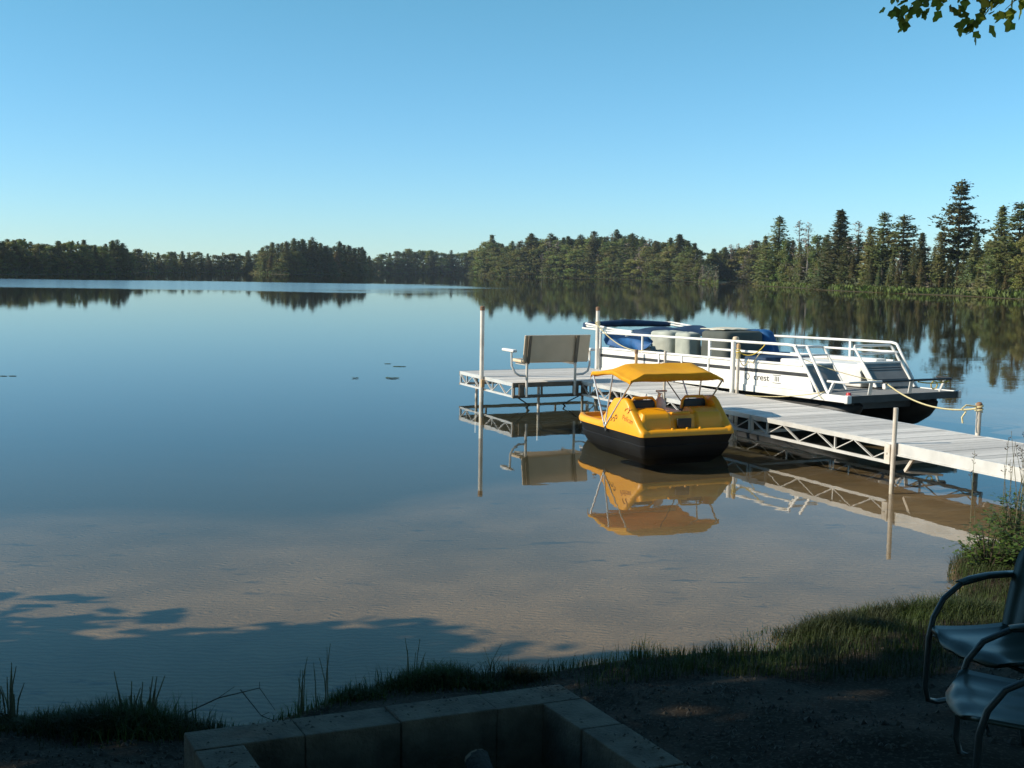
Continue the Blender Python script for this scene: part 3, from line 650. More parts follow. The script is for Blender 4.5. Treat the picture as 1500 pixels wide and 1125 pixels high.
rope('slack rope lying along the deck edge below the lettering', D(1.55,5.3,ZT+.012), P(-.01,.45,.72), .05, .008, tail=[[P(-.02,.62,.74),P(-.05,.55,.66),P(-.04,.48,.60)],[P(-.02,.62,.74),P(.0,.7,.82)]])
rope('bright yellow rope coiled along the far end of the bow rail', P(1.7,.02,.87), P(2.45,.02,.86), .03, .012, YROPE, tail=[[P(2.1+.08*math.cos(k*.9),.03,.80+.07*math.sin(k*.9)) for k in range(16)]])

# ------------------------------------------------------------------ lawn chairs
def chair(name, label, loc, rz, parts=None):
    t = thing(name, label, 'chair', loc, rz, 'metal lawn chairs by the fire pit'); t.scale = (1.08,1.08,1.08)
    m = MB(); rows = []
    for i in range(15):                       # seat pan, front lip rolled down; local +x is forward
        a = i/14; x = -.24+.65*a; z = .372+.03*a-.014*math.sin(math.pi*min(1,a*1.1)) - (.035*((a-.86)/.14)**2 if a > .86 else 0)
        hw = .292 - .04*(1-a) if a < .86 else .292-.09*((a-.86)/.14)**2
        rows.append([(x - .05*(abs(b)**2.4)*(a>.85)*(a-.85)/.15, hw*b, z + .016*abs(b)**6 - .0035*math.cos(b*9.4)) for b in np.linspace(-1,1,17)])
    m.grid(rows); m.build('seat', CHAIRG, t, True, solid=.02)
    m = MB(); rows = []
    for i in range(16):                       # clamshell back with rounded shoulders
        a = i/15; x = -.16-.18*a; z = .36+.52*a; hw = .25+.035*math.sin(a*2.2) if a < .7 else (.25+.035*math.sin(1.54))*math.sqrt(max(.02,1-((a-.7)/.32)**2))
        rows.append([(x + .05*abs(b)**2 + .010*math.cos(b*11), hw*b, z) for b in np.linspace(-1,1,17)])
    m.grid(rows); m.build('backrest', CHAIRG, t, True, solid=.012)
    for y in (-.30,.30):
        m = MB(); m.tube([(-.40,y*.9,.58),(-.28,y,.625),(-.05,y,.635),(.13,y,.615),(.24,y,.55),(.30,y,.46),(.325,y,.36),(.33,y,.10),(.31,y,.035),(.25,y,.015),(-.05,y,.015),(-.34,y,.015)], .0145, 8)
        m.build('frame_tube', CHAIRF, t, True)
        m = MB(); m.grid([[(x, y+.026*b, z+.016-.010*b*b) for b in (-1,-.5,0,.5,1)] for x,z in ((-.26,.627),(-.16,.633),(-.05,.636),(.06,.629),(.14,.612))]); m.build('armrest', CHAIRG, t, True, solid=.008)
    m = MB(); m.tube([(-.34,-.30,.015),(-.36,-.2,.015),(-.36,.2,.015),(-.34,.30,.015)], .0145, 8); m.build('cross_tube', CHAIRF, t, True)
    for x_, z_ in ((.29,.365),(-.22,.335)):
        m = MB(); m.tube([(x_,-.30,z_),(x_,.30,z_)], .010, 6); m.build('seat_bar', CHAIRF, t, True)
    return t
CH1 = (2.73, 5.78); CH2 = (2.41, 4.79)
chair('lawn_chair', 'teal metal lawn chair standing farther back, nearer the grass bank', (*CH1, hz(*CH1)), R(204))
chair('lawn_chair', 'teal metal lawn chair nearest the camera, cut by the bottom right corner', (*CH2, hz(*CH2)), R(165))

# ------------------------------------------------------------------ fire pit of concrete blocks
fp = thing('fire_pit', 'square fire pit walled with weathered concrete blocks, in the foreground', 'fire pit', (PIT_O.x, PIT_O.y, 0), PIT_A)
random.seed(4)
def block(x0,x1,y0,y1):
    m = MB(); j = lambda: random.uniform(-.006,.006)
    m.box(x0+.002,x1-.002,y0+j()*.5,y1+j()*.5,.02,.495+j()); m.v = [(x-.127*y,y,z) for x,y,z in m.v]; return m.build('block', BLOCKM, fp, bevel=.006)
e = [.0,.47,.97,1.44,1.95]
for i in range(4): block(e[i],e[i+1],0,.225); block(e[i],e[i+1],1.725,1.95)
e2 = [.225,.60,1.10,1.725]
for i in range(3): block(0,.225,e2[i]+.004,e2[i+1]-.004); block(1.725,1.95,e2[i]+.004,e2[i+1]-.004)
fpm = Matrix.Translation((PIT_O.x,PIT_O.y,0)) @ Matrix.Rotation(PIT_A,4,'Z')
m = MB()
for k in range(900):                           # leaf litter and grit on the wall tops
    s = random.random()
    if s < .5: x, y = random.uniform(.02,1.93), random.uniform(.02,.2)
    elif s < .75: x, y = random.uniform(.02,.2), random.uniform(.2,1.7)
    else: x, y = random.uniform(1.74,1.93), random.uniform(.2,1.7)
    if math.sin(x*9+1)*math.cos(y*7)+random.uniform(-.8,.8) < .25: continue
    a = random.uniform(0,6.28); r = random.uniform(.004,.016); p = fpm @ Vector((x-.127*y,y,.506))
    m.add([(p.x+r*math.cos(a+q)*(.5 if q in (1.57,4.71) else 1),p.y+r*math.sin(a+q)*(.5 if q in (1.57,4.71) else 1),p.z+random.uniform(0,.008)) for q in (0,1.57,3.14,4.71)], [(0,1,2,3)])
tag(m.build('leaf_litter', DEBRIS), 'dead leaf bits lying on the pit blocks', 'leaf litter', kind='stuff')
m = MB()
for k in range(700):
    p = fpm @ Vector((random.uniform(.25,1.7),random.uniform(.25,1.7),.085)); r = random.uniform(.006,.03); a = random.uniform(0,6.28)
    m.add([(p.x+r*math.cos(a+q),p.y+r*math.sin(a+q),p.z+random.uniform(0,.02)) for q in (0,2.1,4.2)]+[(p.x,p.y,p.z+r)], [(0,1,3),(1,2,3),(2,0,3)])
tag(m.build('ash', CHAR), 'charred bits and ash on the pit floor', 'ash', kind='stuff')
def log(label, a, b, r, n=11):
    a, b = Vector(a), Vector(b); t = bpy.data.objects.new('firewood_log', None); COL.objects.link(t); t.location = a; tag(t, label, 'log', 'logs in the fire pit'); d = b-a
    m = MB(); k = 9; m.tube([d*(i/k)+Vector((random.uniform(-.006,.006),random.uniform(-.006,.006),0)) for i in range(k+1)], [r*random.uniform(.9,1.06) for i in range(k+1)], n, False); m.build('log_bark', CHAR, t, 50)
    m = MB(); m.tube([-d.normalized()*.004,d+d.normalized()*.004], r*.93, n); m.build('cut_face', CUTWOOD, t, 40); return t
log('split log with a pale cut end leaning up inside the pit', fpm @ Vector((.62,1.0,.13)), fpm @ Vector((.66,.52,.40)), .06)
lg = fpm @ Vector((.75,.7,.13)); log('charred log lying flat on the pit floor', lg+Vector((.3,.05,0)), lg+Vector((-.25,-.1,.0)), .05)

# ------------------------------------------------------------------ pebbles, grass, reeds
rs = np.random.RandomState(3)
def inpit(x, y, g=.02):
    a = (x-PIT_O.x)*_e1[0]+(y-PIT_O.y)*_e1[1]; b = (x-PIT_O.x)*_e2[0]+(y-PIT_O.y)*_e2[1]
    a = a + .127*b; return (a > -g) & (a < 1.95+g) & (b > -g) & (b < 1.95+g)
def pebbles():
    n = 9000; X = rs.uniform(-3.2,3.6,n); Y = rs.uniform(4.6,7.6,n)
    s = shore_dist(X,Y); ok = (s < -.12) & (s > -2.6) & ~inpit(X,Y) & (np.sin(X*2.1+Y)+rs.uniform(-1,1,n) > -.4); X, Y = X[ok], Y[ok]; Z = height(X,Y)
    m = MB(); r = rs.gamma(2.2,.0038,len(X))+.004
    for x,y,z,q in zip(X,Y,Z,r):
        a = rs.uniform(0,6.28); e = rs.uniform(.6,1); c, s_ = math.cos(a)*q, math.sin(a)*q
        m.add([(x+c,y+s_,z),(x-s_*e,y+c*e,z),(x-c,y-s_,z),(x+s_*e,y-c*e,z),(x+c*.2,y+s_*.2,z+q*.75)], [(0,1,4),(1,2,4),(2,3,4),(3,0,4)])
    return m
tag(pebbles().build('gravel', GRAVEL), 'grey gravel scattered over the bank around the fire pit', 'gravel', kind='stuff')
def blades(m, x, y, z, h, w, lean, a):
    dx, dy = math.cos(a), math.sin(a); px, py = -dy*w, dx*w; k = lean*h
    m.add([(x-px,y-py,z-.01),(x+px,y+py,z-.01),(x+px*.7+dx*k*.3,y+py*.7+dy*k*.3,z+h*.55),(x-px*.7+dx*k*.3,y-py*.7+dy*k*.3,z+h*.55),(x+dx*k,y+dy*k,z+h*(1-.25*lean))], [(0,1,2,3),(3,2,4)])
def grass():
    m = MB(); n = 170000; X = rs.uniform(-3.6,6.5,n); Y = rs.uniform(5.4,12.0,n)
    s = -shore_dist(X,Y); ok = (s > -.05) & (s < 3.0) & ~inpit(X,Y,.05)
    X,Y,s = X[ok],Y[ok],s[ok]
    # density: a fringe at the water everywhere, and a wide swath on the right behind the chairs
    fringe = np.exp(-(s/.16)**2)*(.45+.55*(np.sin(X*5.1)*np.sin(X*2.3+1) > -.15))
    gap = np.exp(-((X+1.55)/.22)**2) + .6*np.exp(-((X+2.85)/.10)**2)
    swath = np.clip((X-.35)/.8,0,1)*np.clip((s < .75+.35*np.clip(X-1.2,0,1.5)).astype(float),0,1)*np.clip(1.2-s*.35,0,1)
    clump = (np.exp(-((X+2.15)/.45)**2-((Y-6.2)/.22)**2) + np.exp(-((X+.35)/.40)**2-((Y-7.0)/.16)**2))*.9
    d = np.clip(np.maximum(np.maximum(fringe, swath*.8), clump) - gap, 0, 1)
    ok = rs.uniform(0,1,len(X)) < d; X,Y,s,clump = X[ok],Y[ok],s[ok],clump[ok]; Z = height(X,Y)
    tuft = np.clip(np.sin(X*7.7+Y*3)*np.sin(Y*9.1-X*2),0,1)
    for x,y,z,t,c in zip(X,Y,Z,tuft,clump):
        h = rs.uniform(.04,.11)*(1+.9*t+1.0*c); blades(m,x,y,z,h,rs.uniform(.0016,.0035),rs.uniform(.1,.9),rs.uniform(0,6.28))
    for cx, cy, sx_, sy_, n_, h_ in ((-2.2,6.22,.30,.10,5200,.15),(-2.62,6.2,.14,.08,1200,.10),(-3.05,6.25,.10,.08,900,.13),(-.42,7.0,.22,.09,3600,.12),(.05,7.12,.12,.06,1200,.10),(-.95,6.78,.12,.07,900,.08),(2.4,8.2,.25,.14,2600,.13),(3.3,8.6,.35,.14,3600,.15)):
        for k in range(n_):
            x, y = rs.normal(cx,sx_), rs.normal(cy,sy_); q = math.exp(-((x-cx)/sx_)**2*.5-((y-cy)/sy_)**2*.5)
            blades(m, x, y, hz2(x,y)-.01, h_*(.35+.9*q)*rs.uniform(.6,1.25), rs.uniform(.002,.004), rs.uniform(.2,1.1), rs.uniform(0,6.28))
    return m
_zx = np.arange(-4,7,.05); _zy = np.arange(5,10.5,.05); _ZZ = height(*np.meshgrid(_zx,_zy))
def hz2(x, y): return float(_ZZ[min(max(int((y-5)/.05),0),len(_zy)-1), min(max(int((x+4)/.05),0),len(_zx)-1)])
gm_ = grass(); tag(gm_.build('shore_grass', LEAFLIT), 'short grass fringing the near bank', 'grass', kind='stuff')
def reeds(label, pts, n, spread, h0, h1, cat='reeds', heads=0, name='reed_clump', w=.0035, lean=.15):
    c = Vector((*pts, hz(*pts))); t = thing(name, label, cat, c, group='reed clumps along the near shore')
    m = MB(); hd = MB()
    for k in range(n):
        m.cur = 0; x, y = rs.normal(0,spread), rs.normal(0,spread*.7); z = hz(c.x+x,c.y+y)-c.z; h = rs.uniform(h0,h1); a = rs.uniform(0,6.28); l = rs.uniform(0,lean)*h
        m.tube([(x,y,min(z,0)-.05),(x+l*.35*math.cos(a),y+l*.35*math.sin(a),z+h*.55),(x+l*math.cos(a),y+l*math.sin(a),z+h)], [w,w*.8,w*.4], 4)
        if k < heads:
            for q in range(9):
                f = 1-.13*rs.uniform(0,1); bx, by, bz = x+l*f*math.cos(a), y+l*f*math.sin(a), z+h*f; b = rs.uniform(0,6.28); e = rs.uniform(.012,.035)
                m.cur = 1; m.add([(bx,by,bz),(bx+e*math.cos(b),by+e*math.sin(b),bz+.01),(bx+e*math.cos(b)*.9,by+e*math.sin(b)*.9,bz+.022)], [(0,1,2)])
    m.build('stems', [REEDM, TWIG], t)
    return t
reeds('dark upright reeds on the grass tuft left of the fire pit', (-2.13,6.3), 26, .07, .12, .34, w=.006, lean=.25)
reeds('sparse reeds at the left frame edge', (-2.93,6.35), 12, .05, .15, .36, w=.006, lean=.3)
reeds('few tall thin reeds by the small bay beside the driftwood', (-1.18,6.62), 9, .07, .2, .46, w=.004, lean=.2)
reeds('pair of short reeds above the middle of the pit wall', (-.62,7.1), 6, .03, .15, .3, w=.004, lean=.3)
reeds('three short reeds right of the middle grass tuft', (-.12,7.15), 5, .08, .12, .26, w=.003, lean=.8)
reeds('tall seeding grass stalks standing in front of the dock at the right', (4.92,10.4), 46, .20, .8, 1.22, heads=40, w=.0042, lean=.2, name='seeding_grass_clump')
# green bushes at the right bank
def bush(label, x, y, r, h, n, seed):
    g = np.random.RandomState(seed); c = Vector((x,y,hz(x,y))); t = thing('shrub', label, 'shrub', c, group='leafy shrubs by the dock')
    m = MB(); st = MB()
    for k in range(16):
        a = g.uniform(0,6.28); rr = r*math.sqrt(g.uniform(0,1)); hh = h*g.uniform(.6,1)*(1-.4*rr/r); tip = Vector((rr*math.cos(a),rr*math.sin(a),hh)); base = tip*.15; base.z = -.03
        st.tube([base, base.lerp(tip,.5)+Vector((0,0,.05)), tip], [.006,.005,.002], 4)
        for q in range(n//16):
            f = g.uniform(.25,1.05); p = base.lerp(tip,f)+Vector((g.normal(0,.05),g.normal(0,.05),g.normal(0,.03))); L = g.uniform(.03,.065); b = g.uniform(0,6.28); e = g.uniform(-.5,.3)
            d = Vector((math.cos(b),math.sin(b),e)).normalized()*L; sd_ = d.cross(Vector((0,0,1))).normalized()*L*.33
            m.add([p,p+d*.5+sd_,p+d,p+d*.5-sd_], [(0,1,2,3)])
    m.build('leaves', BUSHM, t); st.build('stems', TWIG, t); return t
bush('low green shrub at the water edge, left of its neighbours', 4.35, 10.05, .30, .50, 700, 1)
bush('tallest green shrub in front of the dock at the right frame edge', 4.78, 10.35, .42, .72, 1300, 2)
bush('green shrub behind the lawn chair back at the right frame edge', 4.72, 9.75, .34, .5, 800, 3)
bush('green shrub farthest back on the bank under the dock edge', 5.5, 10.9, .45, .7, 1000, 4)
def stick(label, pts, r):
    m = MB(); m.tube(pts, [r*(1-.6*i/(len(pts)-1)) for i in range(len(pts))], 6); p0 = Vector(pts[0])
    for k in range(2): 
        q = Vector(pts[1+k % (len(pts)-1)]); m.tube([q,q+Vector((rs.uniform(-.12,.12),rs.uniform(-.1,.1),rs.uniform(.02,.10)))], r*.4, 5)
    return tag(m.build('driftwood_stick', TWIG), label, 'stick', 'driftwood at the waterline')
stick('bent bare stick reaching over the small bay', [(-1.95,6.35,.06),(-1.72,6.48,.14),(-1.50,6.60,.16),(-1.38,6.48,.07)], .0045)
stick('thin stick sloping into the water of the small bay', [(-1.62,6.62,.14),(-1.45,6.42,.06),(-1.25,6.35,.02)], .004)
stick('reddish twig at the foot of the shrubs', [(3.95,9.75,.02),(4.15,9.85,.06),(4.4,9.9,.05),(4.6,10.0,.12)], .012)
for k, (x, y) in enumerate([(-3.54,31.9),(-3.13,31.07),(-2.96,27.72),(-3.86,27.57),(-12.13,26.72),(-11.93,26.76)]):
    m = MB(); n = 14; r = .10 if k in (1,2) else .05; pts = [(x+r*2.0*math.cos(a)*rs.uniform(.8,1),y+r*math.sin(a)*rs.uniform(.8,1),.006+.02*rs.uniform(0,1)*(k in (2,3))) for a in np.linspace(.3,6.1,n)]
    m.add([(x,y,.012)]+pts, [(0,i,i+1) for i in range(1,n)])
    o = m.build('lily_pad', PAD, None, solid=.006)
    tag(o, ['small floating pad farthest out, above the wider pad','wide floating pad of the middle cluster','ragged floating leaf nearest the dock platform','tiny floating pad left of the ragged leaf','speck of floating leaf at the left frame edge','floating leaf right of the edge speck'][k], 'lily pad', 'floating leaves on the lake')
TREES = {
'A': 'd,-118.2,260.2,8.3,0.9 d,-117,264.6,8.5,1.07 d,-118,270.7,8.8,0.9 d,-114.6,274.2,8.1,0.85 p,-113.7,282.3,8.4,1.06 d,-113.3,289.8,8.9,0.88 s,-114.2,301.5,9.2,1.03 p,-112,303,8,0.94 d,-111.8,307.6,8.3,1.03 s,-112.6,317.6,9.5,1.01 p,-111.1,317.1,9.7,1.05 p,-109.9,318,8.8,1 s,-110.4,322.9,7.4,0.87 d,-118,224,6.8,0.91 d,-121.7,233,7.5,1.11 s,-118.4,229,7.4,1.12 p,-117.9,230.3,7.4,0.96 p,-122,240.1,7.4,0.9 d,-117.9,233.9,7.2,0.91 d,-118.8,238.4,7.2,0.93 d,-117.6,237.7,7.2,1.04 d,-119.1,243.4,7.4,0.92 s,-120.3,248,7.7,1.16 p,-119.7,249.7,7.8,1.02 s,-121,255.1,8,0.93 d,-121.3,258.9,8,0.96 d,-119.3,256.7,7.8,1.13 d,-121.6,264.4,8.2,0.99 p,-120,263.6,7.7,0.94 s,-120.9,268.6,7.9,0.99 p,-120.2,269.3,8.4,1.14 s,-117,265.7,8,1.11 s,-120.4,275.9,8.6,1.17 d,-119.6,276.6,8.1,1.07 p,-118.5,277.6,8,1.03 d,-118.8,282,7.8,1.11 d,-117.9,282.6,7.6,1 d,-118.1,286.2,8.1,0.99 d,-115.2,281.9,7.7,0.94 d,-118.2,293.4,7.8,1.18 d,-114.9,288.9,8.3,0.96 d,-117.4,298.6,8.7,1.12 p,-116.4,298.9,8.6,0.94 d,-114,296.9,8.6,1 d,-113.8,300.8,8.6,0.91 d,-116.4,311.9,8.4,1.08 d,-115,311.6,7.4,0.96 p,-113.9,312,7.5,1.16 s,-114.8,318.3,8.5,0.99 p,-112.7,317,8.6,1.14 d,-113.2,323.1,9.1,1.02 d,-112,323.6,8.2,0.93 s,-113.4,332,6.5,0.96 p,-115.2,219.2,4,1.09 p,-114.6,220.4,3.8,1.08 d,-114.7,223.5,3.8,1.14 d,-115.4,227.8,4.6,1.15 d,-115.6,231,5.7,1.23 p,-115.9,234.8,3.6,1.03 d,-115.2,236.7,5.1,1 d,-115.7,240.4,5.4,1.17 d,-115.5,243.4,4.3,1.15 p,-116.3,248,5.4,1.01 p,-116,250.6,5.6,1.1 d,-115.6,253.4,3.9,1.24 d,-115.9,257.8,4.7,1.03 p,-115.9,261.8,5.1,1.11 p,-115.6,264.8,4.2,1.14 d,-114.4,267.1,4.4,1.01 p,-114,269.8,5.2,1.04 d,-114.2,274,5.3,1.19 d,-113.5,277.2,5.5,1.07 d,-113.2,281.1,4.4,1.11 d,-112.6,285.3,4.4,1 d,-112.3,289.2,5.5,1.11 p,-111.7,292.9,5.9,1.23 d,-111.6,296.9,5.3,1.2 p,-111.6,302.6,5.9,1.12 d,-110.4,305.5,6,0.95 d,-110.5,310.4,4.5,1.1 d,-110.1,314.8,5.2,1.15 p,-109.5,320.2,5.5,1.2',
'B': 'd,-128.2,379,7.5,0.9 d,-127.9,385.7,8.8,1 p,-127.6,393.3,7.5,0.87 d,-123.8,408.2,8.4,0.8 d,-120.8,432.9,8.6,0.84 d,-112.4,451.8,8.5,1.09 p,-107.5,459.8,9.3,1.03 d,-129.3,378.2,6.8,1.14 d,-131.4,391.9,7.3,1.01 p,-130.2,394.1,8,0.93 d,-128.7,395.1,7.2,0.92 p,-128.6,401.1,7.3,0.94 s,-128.4,408.9,7.3,1.06 d,-125.9,407.7,7,0.94 d,-124.9,410.6,7.3,0.9 s,-125.7,419.7,7.8,0.92 s,-122.1,416.7,8,1.06 p,-122.4,427,7.7,0.91 d,-121.5,430.9,7.5,1.08 p,-120.8,438.3,7.7,0.96 s,-120.5,445.8,7.6,1.01 d,-116.7,442.5,7.5,1.13 d,-115.5,446.7,7.3,1.03 d,-113.6,448,7.8,1.09 d,-112.1,453,7.5,1.01 d,-111.8,463.3,7.8,1.12 s,-109,462.1,8.6,0.97 d,-106.9,465.6,8.3,1.14 p,-106.3,472.7,9.6,1.13 p,-105.3,478.1,9.5,0.99 d,-127.8,375.3,4.3,1.07 d,-127.3,382.3,6.3,0.95 s,-125.8,384.7,3.6,1.07 d,-124.8,391,3.5,0.98 d,-123.5,396.9,4.1,1.08 d,-123.2,403.6,4.7,1.1 d,-122.2,410,4,1.03 d,-121.1,416.5,5.6,1.25 p,-119.4,420.4,4.2,1.06 s,-118,427.8,5.2,1.08 s,-116.2,434.2,4.8,1.02 d,-114.6,440.3,5.3,0.91 d,-112.4,445.3,4.1,1.02 d,-110.3,452.1,5.2,0.99 s,-107.7,456.8,5.8,1.18 s,-105.8,464.6,6.1,1.19 p,-103.3,469,6.3,0.94',
'C': 'p,-88.1,414.1,11.7,0.95 p,-81.2,404.7,12.1,0.98 p,-79.9,410.8,13.3,0.96 s,-77.7,417.2,13.2,0.87 p,-74.6,418.5,14.1,0.82 p,-72.7,426.8,12,0.81 p,-71.2,432.9,11.4,0.99 p,-68.9,447.3,13.4,0.82 p,-66.9,457.1,12.1,0.88 s,-66.6,496.4,12.1,0.88 s,-67.7,528.4,8.6,1.06 s,-93.9,423.3,10,1.04 o,-90.6,416.1,10.6,1.08 s,-89.2,417.9,11.3,1.03 p,-85.9,411.4,11.2,1.05 c,-84,411.9,11.4,0.91 c,-82.5,413.4,11.7,1.17 c,-81.1,416.3,12.4,0.98 p,-79.3,415.8,12.4,1.01 s,-78.6,423.4,12.9,0.93 s,-76.3,422.8,13,0.93 c,-74.5,424.2,12.4,1.13 o,-74,432.5,11.9,0.98 s,-72.2,433.1,11.1,0.99 c,-70.8,435.6,10.5,0.99 p,-70.9,447.2,11.4,1.19 s,-69,447.5,12.7,0.91 s,-68.5,458,12.1,1 c,-66.5,457.8,11.7,1.13 s,-66.2,468.4,11.1,1.1 o,-66.4,484.6,11.6,1.19 c,-68,512.5,10.8,0.94 p,-68.4,534.5,7.9,1.14 s,-90.7,411.5,5.2,1.12 c,-87.7,408.2,7,1.16 p,-85,406.1,6.9,0.97 p,-82.1,404.7,8,0.98 d,-80,405.5,8.1,1.06 d,-78,409,9.1,1.1 s,-76.6,413.4,7.4,1.09 d,-75,416.9,6.3,1.07 c,-72.8,421.1,9.1,0.92 c,-71.2,425.9,7.1,1.24 s,-69.8,431,7.6,1.23 c,-68.7,439,9.1,1.19 s,-67.1,448,6.9,1.12 d,-65.3,456.8,5.9,1.09 s,-65.1,475.5,7,1.09 c,-66.6,509,4.9,0.96',
'D': 'd,-71.3,614.3,11.5,1 d,-65.3,627.2,13.3,1.06 d,-59.8,641.2,15.2,0.8 d,-48.9,661.8,15,0.82 p,-37.2,667.3,14.1,0.97 d,-25.4,674.5,15.6,0.91 d,-76.7,606.5,7.9,1.12 d,-73,607.9,9.4,0.92 d,-71,613.7,10.1,1.17 s,-68.4,625.4,11.5,0.91 p,-65.4,632.9,12,1.09 p,-62.3,638,12.7,1.1 d,-60.1,650.4,14.2,0.96 d,-56.8,653.5,13.5,0.9 d,-54.5,667.8,14.5,1.02 d,-50.6,669.6,14.6,0.97 d,-47.4,673.6,13.9,0.98 d,-43.7,674,14,1.1 d,-39.8,674.9,12.6,1.02 d,-35.9,675.8,13,1.12 d,-32.7,676.5,13.5,1.13 d,-29.4,674.5,13.9,0.93 d,-25.7,678.6,14.7,0.95 d,-22.1,681.2,15.5,1.11 s,-74.8,597.4,6.5,1.21 d,-71.5,606.6,6.2,1.03 p,-67.5,616.8,6.6,1.22 d,-63.8,626.9,8.4,1.1 d,-59.4,638.7,6.9,1.19 d,-56.3,646.9,9.3,1.13 s,-52.7,657.7,7.2,1.01 s,-47.5,660.7,10.2,1.17 d,-41.9,662.9,10.4,1.22 p,-36.9,665.5,6.5,0.98 p,-32.5,666.2,8.5,0.92 s,-27.4,669.1,8,1.11 d,-23.3,668.9,9.1,1.02',
'E': 'p,-15.9,532.5,13.9,1.06 s,-10.1,515,18.9,0.94 p,-5.3,503.1,14.7,0.95 p,-0.7,494.6,15.7,0.94 p,2.2,490.7,15.4,1.07 s,7.4,482.6,18.7,1.05 p,10.9,480.6,15.5,0.95 p,15.2,478.2,18.9,0.97 s,21.9,467.5,17.3,0.86 p,27.1,461,18,0.93 p,32,451.7,18.9,0.9 p,35.9,448.3,16.7,0.91 p,40.3,446.9,19.6,0.83 p,42.9,437.2,17,1.02 p,45.1,433.5,17.9,0.98 p,48.6,429.1,16.5,0.82 p,52.1,416.2,14.5,0.89 s,56.4,410.4,15.6,0.81 s,58.5,402.6,16.6,1.01 p,59.8,392.3,14,0.95 s,59.3,374.1,12.8,0.99 p,57.9,352.1,8.7,0.94 s,57.1,329,4.4,0.83 s,-16.9,535.1,12.1,1.14 d,-13.5,526.2,14.5,1.03 d,-10.9,519.8,17.8,0.98 d,-8.5,511.9,16.6,0.96 d,-6.1,507,14,0.99 d,-4,499.1,13.7,1.05 d,-1.3,501.2,14.8,0.99 b,1.1,499.3,14.7,0.9 b,3.3,493.6,15.8,0.91 p,5.5,488.1,16.1,1.04 d,7.5,484.8,18.3,1.11 d,9.7,489.1,15.7,1.17 p,12.2,486.5,15.3,0.98 d,14.2,480.3,17.6,0.97 s,17,478,17.4,0.97 d,18.8,473.3,17,1.1 s,20.7,469,16.8,0.94 p,23.4,469.9,16.3,1.19 d,25.7,469.4,16.8,1 d,28,469.2,17.7,1.14 d,29.9,463.8,18.2,0.96 d,32.2,456.8,18.1,0.96 s,34.9,459.9,17.1,0.94 b,36.7,450.5,16.8,1.03 b,39,451.6,18.1,1.14 p,41.1,447.8,18.2,1.18 d,43.3,442.9,16.9,1.08 s,45.6,441.5,17.5,1.16 d,47.1,433.5,16.7,1.07 d,49.2,434.9,16.4,0.95 b,50.3,424.7,15.2,1.15 s,52.4,425.6,14.1,1.09 s,53.9,423.8,14.4,1.01 d,55.4,416.6,15,0.94 b,57.8,417.4,15,0.92 d,58.7,405.9,16,1.13 b,60.4,404.6,14.6,1.08 d,60.3,390.4,12.8,1.11 d,59.1,369.1,11.2,1.19 b,59.4,359.9,7.9,1.04 d,59.1,345.5,5,1 d,55.8,315.6,2.4,1.03 d,-16.1,527.2,8.7,0.95 b,-12.2,516.9,10.7,1.18 d,-7.9,504.2,7.9,0.96 d,-4.9,496.2,6.7,1.13 d,-1.3,491.3,11,1.07 d,2.1,485.9,9.9,1.17 d,5.5,481.8,7.9,1.09 d,8.5,480,13.1,0.98 b,11.9,474.7,10.1,1.05 p,14.7,471.2,10.8,0.95 p,17.7,469.6,12.4,1.25 s,20.2,465.1,10.8,1.08 d,23,461.9,8.6,1.01 d,25.6,459.3,12.9,1.23 d,28,456.1,13,0.94 d,31.3,452.5,11.4,1.18 b,33.5,447.9,9.7,1.15 d,36.6,445.7,9.6,1 d,39.2,441,14.1,1.01 s,42.2,434.7,10.2,0.93 d,45,427.7,8.5,1.25 b,47.6,423,10,1.03 d,49.7,418.9,7.1,1.04 d,52.2,412.1,8.6,1.01 b,54.5,408,7.8,0.92 d,56.4,404.2,11.3,1.25 b,58.6,400.7,10.6,1.13 d,59,388.3,8.1,1.02 d,58.1,364.7,8.2,1.06 b,57.4,343.3,5.2,1.2 p,55.8,320.7,2.1,1.21 p,-16.1,529.9,11.5,1.03 d,-12,515.9,14.4,1 d,-8,505,14.1,1.02 d,-4.7,497.6,10.1,1.04 d,-1.1,493.2,11.4,1.16 d,2.9,486.2,10.3,0.97 d,6.6,486.1,14.6,1.14 p,9.3,479.7,14.4,0.94 d,12,477.4,13.8,1.04 b,14.9,474,15.1,0.98 b,18.5,470,14.9,0.93 d,21.6,466.4,14.6,1.11 b,24.7,463.8,13.2,1.23 d,27.7,462,14.7,0.91 d,30.8,455.1,14.4,0.95 p,33.2,453.4,14.5,1.17 d,36.3,447.3,14,1.05 d,39.2,442.6,15.8,1.25 p,41.5,438.2,13.8,1.21 b,44.3,434.2,13.9,1.07 b,47,426.6,12.3,0.99 d,49.3,422.6,13.4,1.1 d,52,418.9,10.3,0.93 d,53.4,411.4,10.9,1.03 d,55.6,409.2,12.7,1.03 d,58.2,405.9,12.6,1.25 d,59.7,394.7,11.2,1.1 d,58.8,374.4,8.8,0.95 d,58,351.9,6.8,0.95 b,57.1,330.8,3.4,1',
'F': 's,73.2,414.5,12,1.1 s,76.9,414.5,12.6,1.07 b,79.1,412.6,13.3,0.87 b,82,414.8,13.7,1.07 b,83.6,398.6,14.5,0.84 d,72,414.7,11,0.91 d,75.3,419.3,11.7,1.04 s,77,416.7,11.9,1.01 b,79.2,414.7,12.4,1.12 d,82,415.5,12.7,1.14 d,83.5,411.6,13,1.17 d,84.7,407.1,14.2,0.94 s,85.2,398.3,14.7,1.17 d,87.1,395.5,15,1.08 d,71.8,411.1,9,1.21 b,75.1,411.2,6.5,1.11 s,77.6,410.4,8.2,0.95 d,80.4,411.1,8.6,1.14 b,82.1,403.1,8.4,1.1 d,84.1,397.2,8,0.91 d,85.5,388.7,7.2,1.19',
